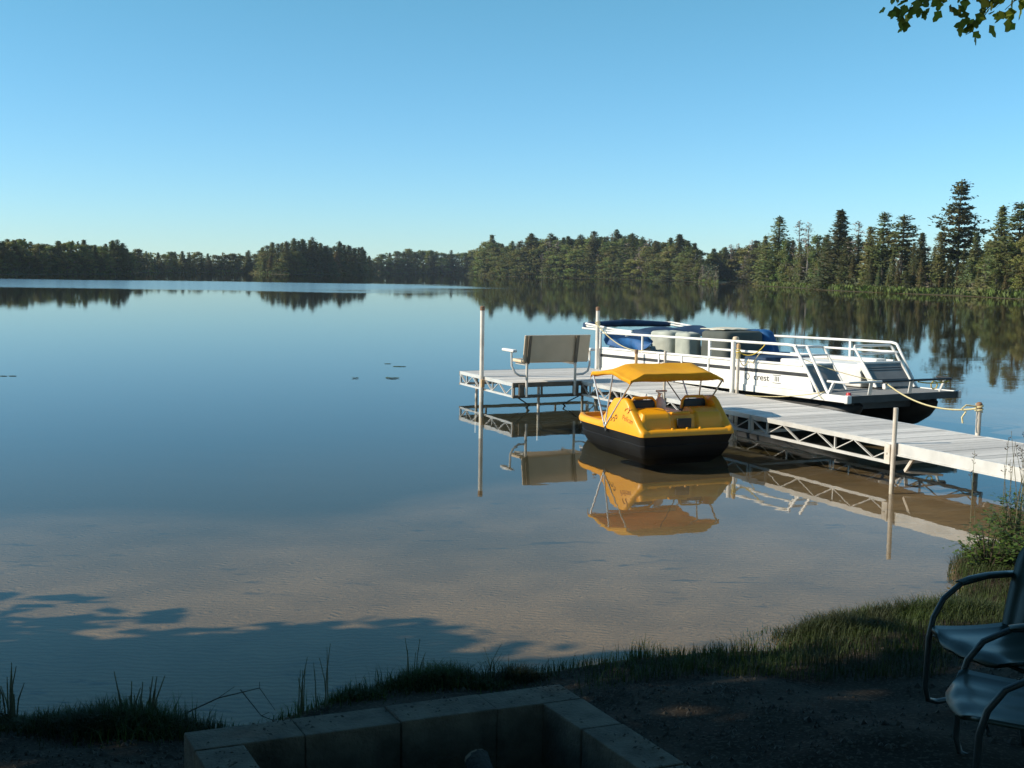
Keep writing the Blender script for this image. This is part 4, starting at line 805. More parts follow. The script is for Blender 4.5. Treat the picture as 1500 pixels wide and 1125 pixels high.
'G': 'p,60.6,259.5,16.2,1.38 s,60.4,211.5,15.1,1.38 b,61.4,244.5,14.3,1 b,61.3,236.9,13.6,1 d,60.8,227.5,12.1,0.6 b,62,203.9,12.4,1.2 c,61.2,195.8,11.3,1.1 o,62.7,193,13.7,0.86 o,65.1,190.5,13.1,1.15 s,66.5,184.8,10,1.2 o,70.2,179.3,18.1,1.26 c,67.2,178.6,9.9,1.2 s,69.5,170.8,9.7,1.08 s,69.3,161.8,13.1,1.08 o,70.1,157.9,13.4,0.92 s,59.8,269.4,12,1.08 d,60.2,250.9,11.3,0.8 s,59.9,217.6,10.7,0.96 p,60.4,205,9.9,1.12 d,70.6,168.6,8.9,0.9 d,70.5,160.8,9.2,0.9 d,69.3,153.4,9.1,0.9 p,70.9,153.5,12.6,1.25 o,69.5,145.9,10.8,1.15 s,70.8,143.3,11.6,1.2 c,61.2,278.6,9.9,0.75 s,61.5,271.1,7.8,0.85 d,60.5,258.1,8.3,1.09 s,61.1,254.7,6.5,0.88 c,61.5,250.7,10.4,1.04 p,60.7,241.2,9.9,0.87 s,61.5,238.8,9.5,1 c,62.5,237.9,8.7,0.88 s,60.9,226.8,9.5,0.95 s,61.4,224.6,10.4,1.08 c,60.6,217.5,8.9,0.87 c,61.1,214.3,7.4,1.02 s,62.5,214.6,8.7,0.78 s,61.3,206.5,8.2,1.07 p,61.7,203.3,10.3,1.03 b,64.1,206.7,9,0.81 s,61.7,195.9,7.5,1.01 s,62.5,194.5,8.7,1.09 p,64.9,198,7.5,0.8 s,63.4,189.3,7,0.9 b,64.1,188.4,7.1,1.07 c,67.4,194.2,8.6,0.99 c,66.2,187.8,8.3,0.8 s,67.6,188.5,7,0.92 b,67.9,186.2,7.7,0.94 p,69.1,186.4,7.8,0.98 b,70.4,186.1,8.1,0.84 p,70.5,182.8,6.4,0.95 b,69.9,178.9,6.9,0.85 p,70.1,176.8,7.2,0.98 p,72.3,179.1,6.9,0.81 p,72.5,176.5,7.6,0.93 p,72.6,173.9,8.5,0.92 s,69.8,164.5,8.2,1.02 s,70.4,163.3,8.5,0.94 c,70,159.7,8.6,0.96 s,71.9,161.4,9,0.76 c,73,161.7,9.2,0.79 c,71.2,155,8.5,0.87 d,70.5,151.3,9.1,1.07 b,73.2,155.4,8.7,1.05 c,72,150.7,8.3,0.86 b,73.8,152.7,8.5,1.04 p,71.8,146.6,7.8,0.8 d,74.1,149.5,8.5,0.96 c,71.6,142.7,7.6,0.86 p,72.8,142.9,8.2,1.06 d,72.2,140.2,8.3,0.92 s,72.8,139.4,8.4,0.84 s,70.2,132.4,8,1.08 s,72.4,135.2,7.5,0.79 s,58.7,265.8,4.9,0.84 b,59.3,259.7,5.2,1.08 s,60.2,253.8,4,1.02 d,60.3,247.1,5.1,1.06 c,60.3,238.1,7.2,0.89 s,60.1,229.7,4.9,0.81 d,59.7,222.2,6,0.81 c,59.8,216.8,4.8,0.96 d,59.3,210.6,5.5,1.01 d,59.9,205.8,5,0.92 c,60.5,202.4,6.1,0.94 c,60.9,197.9,4.5,0.93 s,60.8,193.2,5.8,0.94 s,61.7,191.2,4.5,0.93 c,61.9,187.1,3,1.05 c,62.9,185.2,4.9,0.93 d,63.3,182.9,4,1.05 c,64.7,183.3,4.8,0.84 c,64.8,180.1,5.7,0.86 c,65.6,177.7,2.5,0.83 c,66.9,177.7,3,0.84 c,67.4,175.7,4.3,0.89 c,68.1,173.6,3.9,0.82 c,68.5,171,3.1,0.89 c,68.1,166,4.2,0.97 b,69,165.5,4.9,1.04 d,68.1,159.8,4.5,1.01 c,68,156.4,3.2,1.06 d,69.1,156.2,4.3,0.94 c,68.8,152.9,5.4,0.92 d,69,150.4,5.8,0.87 c,68.8,147.8,5.9,0.86 d,68.5,144.5,4,0.9 d,68.8,142.6,3.9,1.02 c,68.9,140.7,3.7,1.06 b,68.6,137.9,4.6,0.85 c,68.6,136.2,2.9,0.81',
}
BACK = {
'A': '-120.7,221.6,6.0,2.0 -120.1,222.5,6.0,2.0 -124.7,232.8,6.3,2.0 -120.7,227.0,6.2,2.0 -122.6,232.6,6.8,2.0 -125.0,238.9,6.7,2.0 -125.2,241.1,6.2,2.0 -121.1,234.9,6.4,2.0 -122.5,239.5,6.5,2.0 -123.1,242.4,7.1,2.0 -122.8,243.7,6.9,2.0 -120.8,242.0,6.3,2.0 -121.8,245.9,7.3,2.0 -124.9,254.2,7.1,2.0 -124.8,256.6,6.8,2.0 -122.2,253.0,7.4,2.0 -121.7,254.1,7.4,2.0 -122.6,258.4,7.3,2.0 -120.8,256.6,7.5,2.0 -120.5,258.2,7.0,2.0 -123.7,267.3,7.5,2.0 -124.5,271.8,6.7,2.0 -124.4,273.9,7.4,2.0 -122.0,271.5,7.3,2.0 -123.1,276.3,7.6,2.0 -122.5,278.1,7.6,2.0 -120.4,275.4,7.7,2.0 -121.5,280.5,8.2,2.0 -122.6,285.8,6.9,2.0 -121.4,286.0,7.1,2.0 -121.5,289.7,7.2,2.0 -121.8,293.5,7.1,2.0 -118.9,289.5,6.9,2.0 -121.2,298.2,6.5,2.0 -120.9,301.1,8.0,2.0 -118.2,297.0,6.9,2.0 -117.6,298.7,8.2,2.0 -116.8,299.6,8.2,2.0 -116.7,302.9,8.3,2.0 -116.1,304.9,7.3,2.0 -118.5,315.1,7.3,2.0 -115.9,311.8,7.1,2.0 -116.0,315.5,6.2,2.0 -117.1,322.2,6.9,2.0 -114.7,318.6,7.3,2.0 -114.4,321.9,8.4,2.0 -114.8,326.9,8.4,2.0 -114.9,331.7,8.0,2.0 -114.1,333.5,6.7,2.0',
'B': '-131.7,383.8,5.7,2.1 -133.8,395.6,5.7,2.2 -132.1,395.2,6.5,2.2 -131.4,397.7,6.9,2.2 -130.6,399.5,5.5,2.2 -129.5,401.8,6.3,2.2 -129.5,407.5,6.4,2.2 -128.4,409.4,5.9,2.3 -127.5,413.0,6.2,2.3 -127.7,419.5,7.0,2.3 -127.9,425.2,7.3,2.3 -125.1,422.5,6.5,2.3 -124.4,425.9,7.2,2.3 -122.9,428.3,7.3,2.4 -123.1,435.8,7.2,2.4 -123.9,446.2,7.3,2.5 -121.5,444.7,5.5,2.5 -121.6,452.6,6.2,2.5 -119.4,450.5,6.1,2.5 -117.5,449.4,5.4,2.5 -117.6,458.4,7.5,2.5 -117.2,465.0,5.9,2.6 -114.5,462.8,6.2,2.6 -113.2,466.9,7.7,2.6 -113.2,474.1,6.5,2.6 -109.9,469.7,8.1,2.6 -109.1,475.9,7.6,2.6 -108.8,482.1,7.2,2.7 -106.6,482.3,8.1,2.7',
'C': '-94.5,425.1,8.9,2.3 -93.5,428.7,8.6,2.4 -91.1,424.6,9.0,2.3 -89.6,425.5,9.2,2.3 -87.3,421.8,10.4,2.3 -85.2,419.7,9.6,2.3 -84.1,423.5,11.4,2.3 -81.6,421.3,12.1,2.3 -80.5,426.0,12.0,2.3 -78.8,428.1,11.3,2.4 -76.9,429.5,12.1,2.4 -75.5,431.8,11.3,2.4 -74.6,439.4,10.6,2.4 -73.3,443.8,9.9,2.4 -71.8,446.9,9.6,2.5 -71.5,456.3,11.5,2.5 -69.8,455.9,12.0,2.5 -69.5,468.8,10.6,2.6 -68.3,472.7,9.2,2.6 -66.4,472.1,9.8,2.6 -66.8,487.8,10.0,2.7 -67.5,506.1,9.0,2.8 -69.5,536.4,5.8,3.0',
'D': '-77.0,606.7,5.4,2.9 -76.2,616.8,7.2,2.9 -74.3,620.5,7.2,2.9 -71.9,621.4,9.7,2.9 -71.0,632.0,10.7,3.0 -68.7,629.8,9.9,3.0 -66.5,634.0,11.5,3.0 -65.2,639.6,10.1,3.0 -63.7,647.5,11.4,3.1 -61.7,649.9,13.4,3.1 -59.8,659.2,13.6,3.1 -58.1,664.3,12.3,3.1 -55.9,669.8,13.4,3.2 -53.2,669.7,13.3,3.2 -51.1,676.9,12.8,3.2 -48.7,676.9,12.6,3.2 -46.6,680.4,13.0,3.2 -43.7,680.4,9.9,3.2 -41.1,674.4,11.5,3.2 -39.4,682.5,11.0,3.2 -36.5,679.2,11.2,3.2 -33.4,676.6,12.4,3.2 -30.9,682.3,11.0,3.2 -28.0,685.3,12.0,3.2 -25.3,683.9,13.6,3.2 -23.1,688.7,13.5,3.3 -21.0,686.7,12.6,3.2',
'E': '-17.2,542.4,10.7,3.0 -14.6,536.7,12.9,3.0 -11.9,532.1,14.7,2.9 -9.3,523.6,16.6,2.9 -6.9,513.1,14.5,2.8 -4.3,505.8,11.8,2.8 -1.9,504.1,14.4,2.8 -0.0,504.5,13.0,2.8 2.0,501.8,14.1,2.8 4.2,501.2,13.9,2.8 6.3,496.8,17.1,2.7 8.2,493.1,17.2,2.7 10.0,496.8,14.3,2.7 12.0,491.9,13.3,2.7 14.1,487.0,16.1,2.7 16.6,489.7,17.6,2.7 18.7,484.1,16.6,2.7 20.7,478.2,15.1,2.6 22.8,479.1,16.5,2.6 25.2,480.4,15.3,2.6 26.8,475.9,16.9,2.6 28.5,469.6,16.3,2.6 30.0,464.6,16.6,2.6 31.6,463.5,17.2,2.6 33.0,459.9,15.7,2.5 35.2,466.7,16.3,2.6 36.3,460.1,15.1,2.5 37.8,459.3,16.6,2.5 39.6,458.8,15.9,2.5 40.8,453.6,16.7,2.5 42.0,447.6,17.0,2.5 44.0,446.1,14.9,2.5 46.1,445.1,16.8,2.5 47.3,438.9,15.5,2.4 49.6,442.2,14.6,2.4 51.0,437.4,14.2,2.4 52.1,433.4,14.1,2.4 53.0,427.9,13.0,2.4 54.2,425.2,12.0,2.3 55.6,422.3,13.4,2.3 57.3,420.6,14.0,2.3 58.4,415.3,14.0,2.3 60.3,416.9,15.3,2.3 61.0,408.9,13.6,2.3 60.3,393.5,12.7,2.2 61.1,387.8,10.8,2.1 60.7,374.0,7.8,2.1 59.3,357.2,7.0,2.0 58.9,345.1,4.4,2.0 59.0,338.0,3.0,2.0',
'F': '72.8,425.2,9.9,2.0 74.0,425.1,10.2,2.0 75.5,424.5,9.7,2.0 77.8,428.0,11.0,2.0 78.4,424.1,11.7,2.0 80.0,424.3,10.7,2.0 82.3,426.8,11.3,2.0 83.7,426.8,11.6,2.0 85.0,426.5,12.2,2.0 84.5,416.1,11.6,2.0 86.4,418.0,12.0,2.0 86.8,412.9,13.1,2.0 87.9,411.9,12.6,2.0 86.9,401.5,13.6,2.0 88.4,402.7,14.2,2.0',
'G': '62.4,285.7,6.8,2.0 61.6,274.0,7.7,2.0 63.3,274.7,7.6,2.0 62.7,266.8,6.9,2.0 63.8,264.1,6.6,2.0 63.5,256.4,8.7,2.0 64.1,252.5,9.1,2.0 64.1,247.6,9.1,2.0 62.7,237.9,8.4,2.0 64.4,239.2,8.5,2.0 64.2,233.7,8.2,2.0 64.5,229.8,7.3,2.0 61.9,217.2,7.4,2.0 63.2,217.3,6.6,2.0 62.6,210.6,7.6,2.0 63.7,210.8,9.0,2.0 64.3,209.4,8.7,2.0 66.8,213.5,8.6,2.0 66.9,210.8,7.8,2.0 65.4,202.6,6.7,2.0 66.7,202.7,7.5,2.0 67.7,202.5,7.1,2.0 67.3,198.3,7.4,2.0 69.4,201.3,7.0,2.0 67.7,193.5,6.5,2.0 69.1,194.5,6.7,2.0 68.5,190.3,6.8,2.0 69.1,188.7,5.3,2.0 71.5,191.9,6.3,2.0 71.1,188.7,6.8,2.0 73.3,191.1,5.7,2.0 71.5,184.0,6.1,2.0 71.8,182.3,6.5,2.0 75.3,188.1,6.9,2.0 75.7,187.1,7.0,2.0 72.8,177.6,6.7,2.0 73.8,178.3,6.3,2.0 74.1,176.9,7.3,2.0 75.9,178.8,7.8,2.0 72.8,169.2,8.0,2.0 75.6,174.0,7.9,2.0 73.6,167.0,7.3,2.0 73.5,164.7,7.6,2.0 73.3,162.2,7.7,2.0 75.8,165.9,8.0,2.0 73.7,159.1,7.7,2.0 76.5,163.5,8.1,2.0 73.2,154.8,7.8,2.0 74.1,154.8,7.9,2.0 74.6,153.9,7.9,2.0 77.3,157.7,7.6,2.0 76.0,153.1,7.8,2.0 73.6,146.8,7.4,2.0 78.1,153.7,7.6,2.0 77.7,151.2,7.9,2.0 74.5,143.4,7.2,2.0 74.6,142.2,7.2,2.0 74.9,141.2,7.3,2.0 77.2,144.0,7.4,2.0',
}

# ------------------------------------------------------------------ trees
def quads(C, size, g, flat=.0, aspect=1.6, axis=None):
    """leaf clump quads: centres C (n,3), size (n,), random facing; axis biases the long side"""
    n = len(C); d = g.normal(size=(n,3)); 
    if axis is not None: d = d*.45 + axis
    d /= np.linalg.norm(d,axis=1)[:,None]+1e-9
    e = g.normal(size=(n,3)); e[:,2] *= (1-flat); e -= (e*d).sum(1)[:,None]*d; e /= np.linalg.norm(e,axis=1)[:,None]+1e-9
    a = d*(size*aspect*.5)[:,None]; b = e*(size*.5)[:,None]; j = lambda: g.uniform(.55,1.1,(n,1))
    V = np.stack([C-a*j(), C+b*j()-a*.15, C+a*j(), C-b*j()+a*.15],1).reshape(-1,3)
    return V
def leafy(V, g=np.random.RandomState(5), rad=.75, up=.45):
    # turn every leaf face outward and give it a rounded, crown-like shading normal
    Q = V.reshape(-1,4,3); c = Q.mean(1); n = np.stack([c[:,0],c[:,1],np.zeros(len(c))],1); n /= np.linalg.norm(n,axis=1)[:,None]+1e-6
    n = n*rad + np.array([0,0,up]) + g.normal(size=n.shape)*.35; n /= np.linalg.norm(n,axis=1)[:,None]
    gn = np.cross(Q[:,1]-Q[:,0], Q[:,3]-Q[:,0]); fl = (gn*n).sum(1) < 0; Q = Q.copy(); Q[fl] = Q[fl][:,::-1]
    return Q.reshape(-1,3), np.repeat(n,4,axis=0)
def set_normals(me, N):
    me.polygons.foreach_set('use_smooth',[True]*len(me.polygons)); k = len(me.vertices)-len(N)
    if k > 0:
        a = np.zeros(len(me.vertices)*3); me.vertices.foreach_get('normal', a); N = np.concatenate([N, a.reshape(-1,3)[-k:]])
    me.normals_split_custom_set_from_vertices(N.tolist())
def mesh_tree(name, leafV, woodMB, leaf_m, wood_m, joined):
    """returns [(part name, mesh)]"""
    F = np.arange(len(leafV)).reshape(-1,4); leafV, NN = leafy(leafV)
    lm = bpy.data.meshes.new(name+'_crown')
    if joined:
        o = len(leafV); lm.from_pydata(np.concatenate([leafV, np.array(woodMB.v).reshape(-1,3)]).tolist(), [], F.tolist()+[tuple(i+o for i in f) for f in woodMB.f])
        lm.materials.append(leaf_m); lm.materials.append(wood_m); lm.polygons.foreach_set('material_index', [0]*len(F)+[1]*len(woodMB.f)); set_normals(lm, NN); return lm
    lm.from_pydata(leafV.tolist(), [], F.tolist()); lm.materials.append(leaf_m); set_normals(lm, NN)
    wm = bpy.data.meshes.new(name+'_trunk'); wm.from_pydata(woodMB.v, [], woodMB.f); wm.materials.append(wood_m); wm.polygons.foreach_set('use_smooth',[True]*len(woodMB.f))
    return lm, wm
H0 = 15.0
def trunk(m, h, r, g, lean=.02):
    x = y = 0; pts = []; 
    for i in range(9):
        pts.append((x,y,h*i/8-(.8 if i==0 else 0))); x += g.normal(0,lean)*h/8; y += g.normal(0,lean)*h/8
    m.tube(pts, [r*(1-.9*i/8)+.02 for i in range(9)], 7); P_ = np.array(pts); zz = P_[:,2]
    return lambda z: np.array([np.interp(z,zz,P_[:,0]),np.interp(z,zz,P_[:,1]),z])
def conifer(kind, seed, dens):
    g = np.random.RandomState(seed); m = MB(); h = H0; at_ = trunk(m, h, .20, g)
    C = []; A = []; Sz = []
    if kind == 'o':   base, rad, nb, step = .30, 2.8, 9, .82
    elif kind == 'p': base, rad, nb, step = .05, 3.2, 8, .48
    elif kind == 's': base, rad, nb, step = .02, 2.7, 10, .36
    else:             base, rad, nb, step = .02, 1.9, 10, .33
    z = base*h
    while z < h*.985:
        f = (z/h-base)/(1-base)
        if kind == 'o': L = rad*(.55+.75*f if f < .25 else (1.0-.85*((f-.25)/.75)**1.1))*g.uniform(.75,1.15)
        elif kind == 'p': L = rad*min(1,.55+f*2.2)*(1-f)**.75*g.uniform(.8,1.15)
        elif kind == 's': L = rad*(1-f)**.85*g.uniform(.8,1.1)
        else: L = rad*min(1,.5+f*2)*(1-f)**.55*g.uniform(.8,1.1)
        L = max(L,.13); c0 = at_(z); a0 = g.uniform(0,6.28)
        for b in range(nb):
            if g.uniform() < (.12 if kind == 'o' else .10): continue
            a = a0+b*2*math.pi/nb+g.normal(0,.25); l = L*(g.uniform(.5,1.2) if kind == 'o' else g.uniform(.5,1.2)); up = {'o':.30,'p':.18,'s':-.22,'c':.35}[kind]*g.uniform(.5,1.4)*(1 if f < .8 else 2.0)
            dirv = np.array([math.cos(a),math.sin(a),0]); n = max(2,int(l/(.26/dens)))
            tip = c0+dirv*l+np.array([0,0,up*l])
            m.tube([c0, c0+dirv*l*.55+np.array([0,0,up*l*.35]), tip], [.035,.022,.008], 3, False)
            for q in range(n):
                t_ = (q+.6)/n*(.95)+.05 if kind != 'o' else .25+.75*(q+.5)/n
                p = c0+dirv*l*t_+np.array([0,0,up*l*t_**1.4])
                k = 2 if kind in 'po' else 2
                for _ in range(k):
                    side = g.normal(0,.16+.13*l*(1-abs(t_-.6)),3)*np.array([1,1,.35])
                    C.append(p+side); A.append(dirv*1.1+np.array([0,0,.1])+g.normal(0,.5,3)*np.array([1,1,.4])); Sz.append(g.uniform(.26,.50)*(1.0 if kind!='c' else .85)*(1-.3*f))
        z += step*(g.uniform(.7,1.35) if kind == 'o' else g.uniform(.7,1.3))*(1-.45*f)
    for _ in range(10): C.append(at_(h*g.uniform(.93,1.0))+g.normal(0,.04,3)); A.append(np.array([0,0,2.0])); Sz.append(.17)
    C = np.array(C); V = quads(C, np.array(Sz), g, .75 if kind in 'po' else .4, 1.9, np.array(A)); return V, m
def broad(seed, n, narrow=1.0):
    g = np.random.RandomState(seed); m = MB(); h = H0; at_ = trunk(m, h*.9, .17, g, .03); C = []; Sz = []
    lobes = []
    for k in range(40):
        f = g.uniform(.04,1); rr = 3.9*narrow*math.sin(math.pi*min(1,(f*.86+.12)))**.7; a = g.uniform(0,6.28); q = math.sqrt(g.uniform(.1,1))*rr*.75
        c = at_(h*.9*f*.96)+np.array([q*math.cos(a),q*math.sin(a),.4]); lobes.append((c, g.uniform(.65,1.25)))
        b0 = at_(max(1,c[2]-1.6)); m.tube([b0, c], [.05,.015], 4, False)
    for k in range(n):
        c, r = lobes[g.randint(len(lobes))]; d = g.normal(size=3); d /= np.linalg.norm(d); C.append(c+d*r*g.uniform(.5,1.05)*np.array([1,1,.8])); Sz.append(g.uniform(.22,.46))
    return quads(np.array(C), np.array(Sz), g, .3, 1.35), m
def bare(seed):
    g = np.random.RandomState(seed); m = MB(); h = H0; at_ = trunk(m, h, .15, g, .02); C = []; Sz = []; A = []
    for k in range(90):
        f = g.uniform(.15,1); c0 = at_(h*f); a = g.uniform(0,6.28); l = (1.9*(1-f)**.6+.35)*g.uniform(.5,1.1); d = np.array([math.cos(a),math.sin(a),g.uniform(-.1,.6)])
        m.tube([c0,c0+d*l], [.03,.008], 3, False)
        for q in range(7): C.append(c0+d*l*g.uniform(.25,1)+g.normal(0,.16,3)); A.append(d); Sz.append(g.uniform(.10,.26))
    return quads(np.array(C), np.array(Sz), g, .2, 2.6, np.array(A)), m
PROT = {'p':[conifer('p',11,1),conifer('p',12,1),conifer('p',13,1)], 's':[conifer('s',21,1),conifer('s',22,1),conifer('s',23,1)], 'c':[conifer('c',31,.9),conifer('c',32,.9)], 'o':[conifer('o',41,2.2),conifer('o',42,2.2),conifer('o',43,2.2)], 'd':[broad(51,3600),broad(52,3600,.8),broad(53,3600,1.15),broad(54,3600,.9)], 'b':[bare(61),bare(62)]}
MATS = {'p':PINEM,'s':SPRUCEM,'c':CEDARM,'o':PINEM,'d':BROADM,'b':BAREM}
NAME = {'p':'pine_tree','s':'spruce_tree','c':'cedar_tree','o':'pine_tree','d':'broadleaf_tree','b':'bare_tree'}
CAT = {'p':'pine','s':'spruce','c':'cedar','o':'pine','d':'tree','b':'bare tree'}
WORD = {'p':'bushy green pine','s':'dark pointed spruce','c':'narrow cedar','o':'open layered pine','d':'rounded broadleaf tree','b':'grey thin twigged tree'}
JM, SM = {}, {}
for k, lst in PROT.items():
    wm_ = PALEBARK if k in 'db' else BARK
    JM[k] = [mesh_tree(NAME[k], V, m, MATS[k], wm_, True) for V, m in lst]; SM[k] = [mesh_tree(NAME[k], V, m, MATS[k], wm_, False) for V, m in lst]
WHERE = {'A':'in the dark wood at the left frame edge','B':'on the low far shore left of the wooded point','C':'on the spiky wooded point left of centre','D':'on the distant shore right of the wooded point','E':'on the big wooded headland behind the pontoon boat','F':'at the back of the cove beside the headland'}
SPECIAL = {0:'bushy pine standing out at the left end of the right shore',1:'tall dense spruce second peak from the left on the right shore',7:'tuft topped pine left of the ragged open pine on the right shore',8:'ragged open pine with upswept side branches on the right shore',9:'conical tree just left of the gap beside the tallest pine',10:'tallest pine of all, layered branches high above the right shore',13:'slim spruce right of the tallest pine',14:'layered pine rising at the right frame edge'}
gt = random.Random(9)
for bk, rowtxt in TREES.items():
    for i, ent in enumerate(rowtxt.split()):
        k, X, Y, Hh, wd = ent.split(','); X, Y, Hh, wd = float(X), float(Y), float(Hh), float(wd)
        z = hz(X, Y); s = (Hh - z)/H0; lm = gt.randrange(len(JM[k])); loc = (X, Y, z-.1); rz = gt.uniform(0,6.28); wd *= 1.4 if i != 10 or bk != 'G' else .95
        if bk == 'G':
            lab = SPECIAL.get(i) or WORD[k] + ' among others of its kind on the near right shore'
            t = thing(NAME[k], lab, CAT[k], loc, rz, None if i in SPECIAL else WORD[k]+'s of the right shore'); t.scale = (s*wd,s*wd,s)
            lm_, wm_ = SM[k][lm]
            for nm, me in (('crown',lm_),('trunk',wm_)):
                o = bpy.data.objects.new(nm, me); COL.objects.link(o); o.parent = t
        else:
            o = bpy.data.objects.new(NAME[k], JM[k][lm]); COL.objects.link(o); o.location = loc; o.rotation_euler = (0,0,rz); o.scale = (s*wd*1.5,s*wd*1.5,s)
            tag(o, WORD[k]+' '+WHERE[bk], CAT[k], WORD[k]+'s '+WHERE[bk])
# low growth along the far shores (nobody could count it)
BANKS = {'A':[(-113.5,206),(-114.7,252.6),(-111.9,284),(-108,319.3)],'B':[(-127.6,369.4),(-117.1,428.8),(-100.5,472.6)],'C':[(-91.4,408.8),(-80.5,401.4),(-71.5,419.6),(-64.2,457.4),(-68.1,546.9)],'D':[(-75.7,590.4),(-52.4,655.6),(-19.2,668.8)],'E':[(-18.4,530.2),(-3.7,490.2),(24.2,458.7),(39,438.2),(59,394.8),(56.6,332.1),(53.2,294.4)],'F':[(69.5,407.3),(80.6,407.5),(85.2,384.2)],'G':[(58,267.1),(59.6,242),(58.2,203.8),(61,184.3),(66.8,170.8),(67.1,148.6),(67.5,117.9)]}
g = np.random.RandomState(8)
for bk, pts in BANKS.items():
    pts = np.array(pts); C = []; Sz = []; C2 = []; S2 = []
    for (a, b) in zip(pts[:-1], pts[1:]):
        L = np.hypot(*(b-a)); n = int(L*(40 if bk == 'G' else 40)); t_ = g.uniform(0,1,n); p = a+(b-a)*t_[:,None]
        out = p/np.linalg.norm(p,axis=1)[:,None]
        back = g.uniform(.5,9,n)*(1.0 if bk == 'G' else .9); q = p+out*back[:,None]; hh = (1.6+3.2*np.sin(q[:,0]*.9+q[:,1]*.6)**2)*g.uniform(.0,1,n)*(.65 if bk == 'G' else 1.1)*np.clip(back/5,.3,1)
        C.append(np.stack([q[:,0],q[:,1],hh+.25],1)); Sz.append(g.uniform(.35,.8,n))
        n2 = int(L*(95 if bk == 'G' else 16)); t_ = g.uniform(0,1,n2); p = a+(b-a)*t_[:,None]; out = p/np.linalg.norm(p,axis=1)[:,None]
        q = p+out*g.uniform(-1.3,4.2,n2)[:,None]; C2.append(np.stack([q[:,0],q[:,1],g.uniform(.0,.85,n2)],1)); S2.append(g.uniform(.25,.5,n2))
    for nm, C_, S_, mt, lab, cat, ax in (('undergrowth',C,Sz,UNDER,'low bushes under the trees ','undergrowth',None),('shore_sedge',C2,S2,SEDGE,'strip of green sedge at the waterline ','sedge',np.array([0,0,1.6]))):
        C_ = np.concatenate(C_); S_ = np.concatenate(S_); V = quads(C_, S_, g, .3, 1.2 if ax is None else 2.2, None if ax is None else np.tile(ax,(len(C_),1))); V, NN = leafy(V, g, .0, .6)
        me = bpy.data.meshes.new(nm); me.from_pydata(V.tolist(), [], np.arange(len(V)).reshape(-1,4).tolist()); me.materials.append(mt); set_normals(me, NN)
        o = bpy.data.objects.new(nm, me); COL.objects.link(o); tag(o, lab+WHERE.get(bk,'along the right shore'), cat, kind='stuff')

for bk, rowtxt in BACK.items():
    C = []; 
    for ent in rowtxt.split():
        X, Y, Hh, sp = (float(q) for q in ent.split(',')); n = int(Hh*11*sp/4)+20
        f = g.uniform(0,1,n); a = g.uniform(0,6.28,n); r = np.sqrt(g.uniform(0,1,n))*sp*np.clip(1.15-f,.25,1)
        C.append(np.stack([X+r*np.cos(a), Y+r*np.sin(a), .3+Hh*f],1))
    C = np.concatenate(C); V = quads(C, g.uniform(.5,1.1,len(C)), g, .3, 1.3); V, NN = leafy(V, g, .0, .5)
    me = bpy.data.meshes.new('far_wood'); me.from_pydata(V.tolist(), [], np.arange(len(V)).reshape(-1,4).tolist()); me.materials.append(BROADM); set_normals(me, NN)
    o = bpy.data.objects.new('far_wood', me); COL.objects.link(o); tag(o, 'dense green wood filling in behind the trees '+WHERE.get(bk,'along the right shore'), 'wood', kind='stuff')

# ------------------------------------------------------------------ big maples around the camera: their shade lies over the bank, one limb hangs into view
def maple(seed, h=14, cr=4.2, n=9000, zc=.62, low=.28, cone=None):
    g = np.random.RandomState(seed); m = MB(); at_ = trunk(m, h*.85, .26, g, .03); lobes = []
    for k in range(46):
        f = g.uniform(low,1.0); a = g.uniform(0,6.28); env = cr*math.sqrt(max(.06,1-((f-zc)/(.47 if f > zc else .55))**2)); env = env if cone is None else float(np.interp(f,*cone)); q = env*math.sqrt(g.uniform(.1,1))
        c = np.array([q*math.cos(a),q*math.sin(a),h*f]); lobes.append((c,g.uniform(.7,1.3))); b0 = at_(max(1.5,min(h*.8,c[2]-q*.6))); m.tube([b0,(b0+c)/2+np.array([0,0,.3]),c],[.09,.05,.015],5,False)
    idx_ = g.randint(len(lobes),size=n); c = np.array([lobes[i][0] for i in idx_]); r = np.array([lobes[i][1] for i in idx_]); d = g.normal(size=(n,3)); d /= np.linalg.norm(d,axis=1)[:,None]
    C = c+d*(r*g.uniform(.3,1.05,n))[:,None]
    return quads(C, g.uniform(.20,.36,n), g, .4, 1.2), m
V, m = maple(71); mp1 = mesh_tree('maple', V, m, MAPLEM, BARK, False)
V, m = maple(72, 10.8, 4.0, 11000, .45, .16); mp2 = mesh_tree('maple', V, m, MAPLEM, BARK, False)
V, m = maple(73, 11, 4.0, 15000, low=.14, cone=([.1,.27,.38,.52,.72,.85,1.0],[3.6,4.0,3.1,2.05,1.75,1.4,.4])); mp3 = mesh_tree('maple', V, m, MAPLEM, BARK, False)
SHADE = [(-12.0,-1.0,0,1.05),(-9.2,3.9,2,1.0),(-14.5,-.8,1,1.15),(-15.0,-5.5,1,1.2),(-9.0,.0,2,1.05),(-3.5,-5.5,1,1.1),(1.8,-2.0,0,1.15),(6.5,-3.0,0,1.1),(-19.5,-3.5,0,1.2),(-4.6,.2,1,.95),(11.5,1.0,0,1.0),(-12.6,5.3,2,.62),(6.8,2.2,1,1.0)]
DESC = ['leafy maple left of the camera','leafy maple nearest the left shore','tall maple in the second row on the left','tall maple far behind on the left','maple behind the camera on the left','maple behind the camera, left of centre','maple straight behind the camera','maple behind the camera on the right','outermost tall maple on the left','maple close beside the camera on the left','maple on the right bank away from the water','smallest maple, low behind the shore maple on the left','maple on the right whose limb hangs into the top right corner']
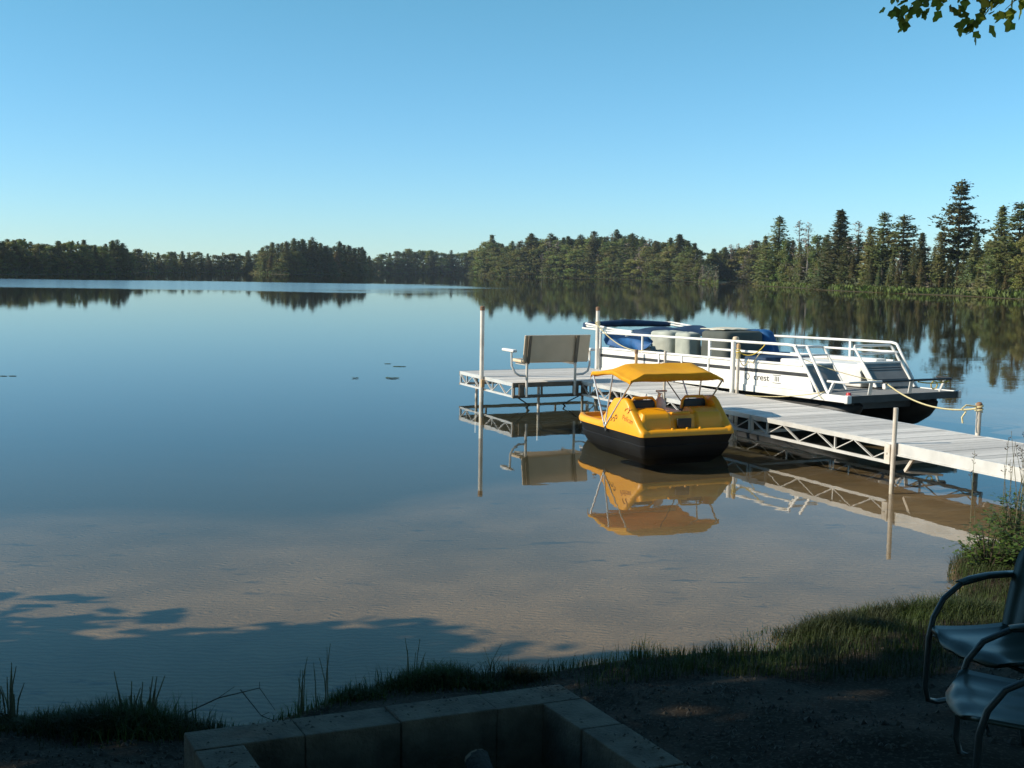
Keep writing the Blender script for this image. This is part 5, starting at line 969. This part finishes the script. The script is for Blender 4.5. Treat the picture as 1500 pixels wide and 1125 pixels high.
for (x, y, k, s), ds in zip(SHADE, DESC):
    t = thing('maple_tree', ds, 'maple', (x,y,hz(x,y)), x*1.7+y, 'shade maples on the near bank'); t.scale = (s,s,s)
    for nm, me in zip(('crown','trunk'), (mp1,mp2,mp3)[k]):
        o = bpy.data.objects.new(nm, me); COL.objects.link(o); o.parent = t
    last = t
# the limb in view, a part of the right hand maple
inv = (Matrix.Translation((6.8,2.2,hz(6.8,2.2))) @ Matrix.Rotation(6.8*1.7+2.2,4,'Z')).inverted()
m = MB(); lv = []; g = np.random.RandomState(77)
limb = [Vector(p) for p in ((6.6,2.6,4.2),(5.6,4.0,4.9),(4.6,5.4,5.1),(3.7,6.5,4.85),(3.0,7.0,4.62))]
m.tube([inv @ p for p in limb], [.07,.05,.035,.02,.012], 7)
SPR = [((3.0,7.0,4.62),(2.20,7.0,4.40)),((2.7,7.0,4.55),(2.33,7.02,4.27)),((3.0,7.0,4.62),(2.55,7.05,4.38)),((3.2,6.9,4.65),(2.72,7.0,4.20)),((3.4,6.8,4.72),(2.80,6.95,4.33)),((3.4,6.7,4.75),(2.92,6.95,4.30)),((3.6,6.6,4.82),(3.08,6.9,4.38)),((3.7,6.5,4.85),(3.3,6.7,4.45)),((4.2,6.0,5.0),(3.5,6.6,4.6))]
for a, b in SPR:
    a, b = Vector(a), Vector(b); m.tube([inv @ a, inv @ (a.lerp(b,.5)+Vector((0,0,.03))), inv @ b], [.007,.005,.002], 4)
    for q in range(42):
        f = g.uniform(.25,1.03); p = a.lerp(b,f)+Vector(g.normal(0,.045,3)); dr = Vector(((b-a).normalized()*.5+Vector(g.normal(0,.5,3))+Vector((0,0,-.35)))).normalized(); L = g.uniform(.05,.095); sd_ = dr.cross(Vector(g.normal(0,1,3))).normalized()*L*.42
        lv.append([inv @ v for v in (p, p+dr*L*.35+sd_, p+dr*L*.55+sd_*.55, p+dr*L*.8+sd_*.5, p+dr*L, p+dr*L*.8-sd_*.5, p+dr*L*.55-sd_*.55, p+dr*L*.35-sd_)])
o = m.build('hanging_limb', BARK, last, True)
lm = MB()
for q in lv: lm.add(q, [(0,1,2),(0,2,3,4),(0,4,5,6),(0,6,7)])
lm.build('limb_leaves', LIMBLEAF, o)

# ------------------------------------------------------------------ morning air over the lake
hb = MB(); hb.box(-1150, 1150, -950, 1250, -5, 40)
hm = bpy.data.materials.new('pale_air'); hm.use_nodes = True; hn = hm.node_tree; hn.nodes.remove(hn.nodes['Principled BSDF'])
pv = hn.nodes.new('ShaderNodeVolumePrincipled'); pv.inputs['Color'].default_value = (.80,.90,1,1); pv.inputs['Density'].default_value = .00013; pv.inputs['Anisotropy'].default_value = .2
hn.links.new(pv.outputs[0], hn.nodes['Material Output'].inputs['Volume'])
hz_o = hb.build('haze', hm); hz_o['kind'] = 'stuff'; hz_o['label'] = 'thin pale air over the lake'; hz_o['category'] = 'haze'
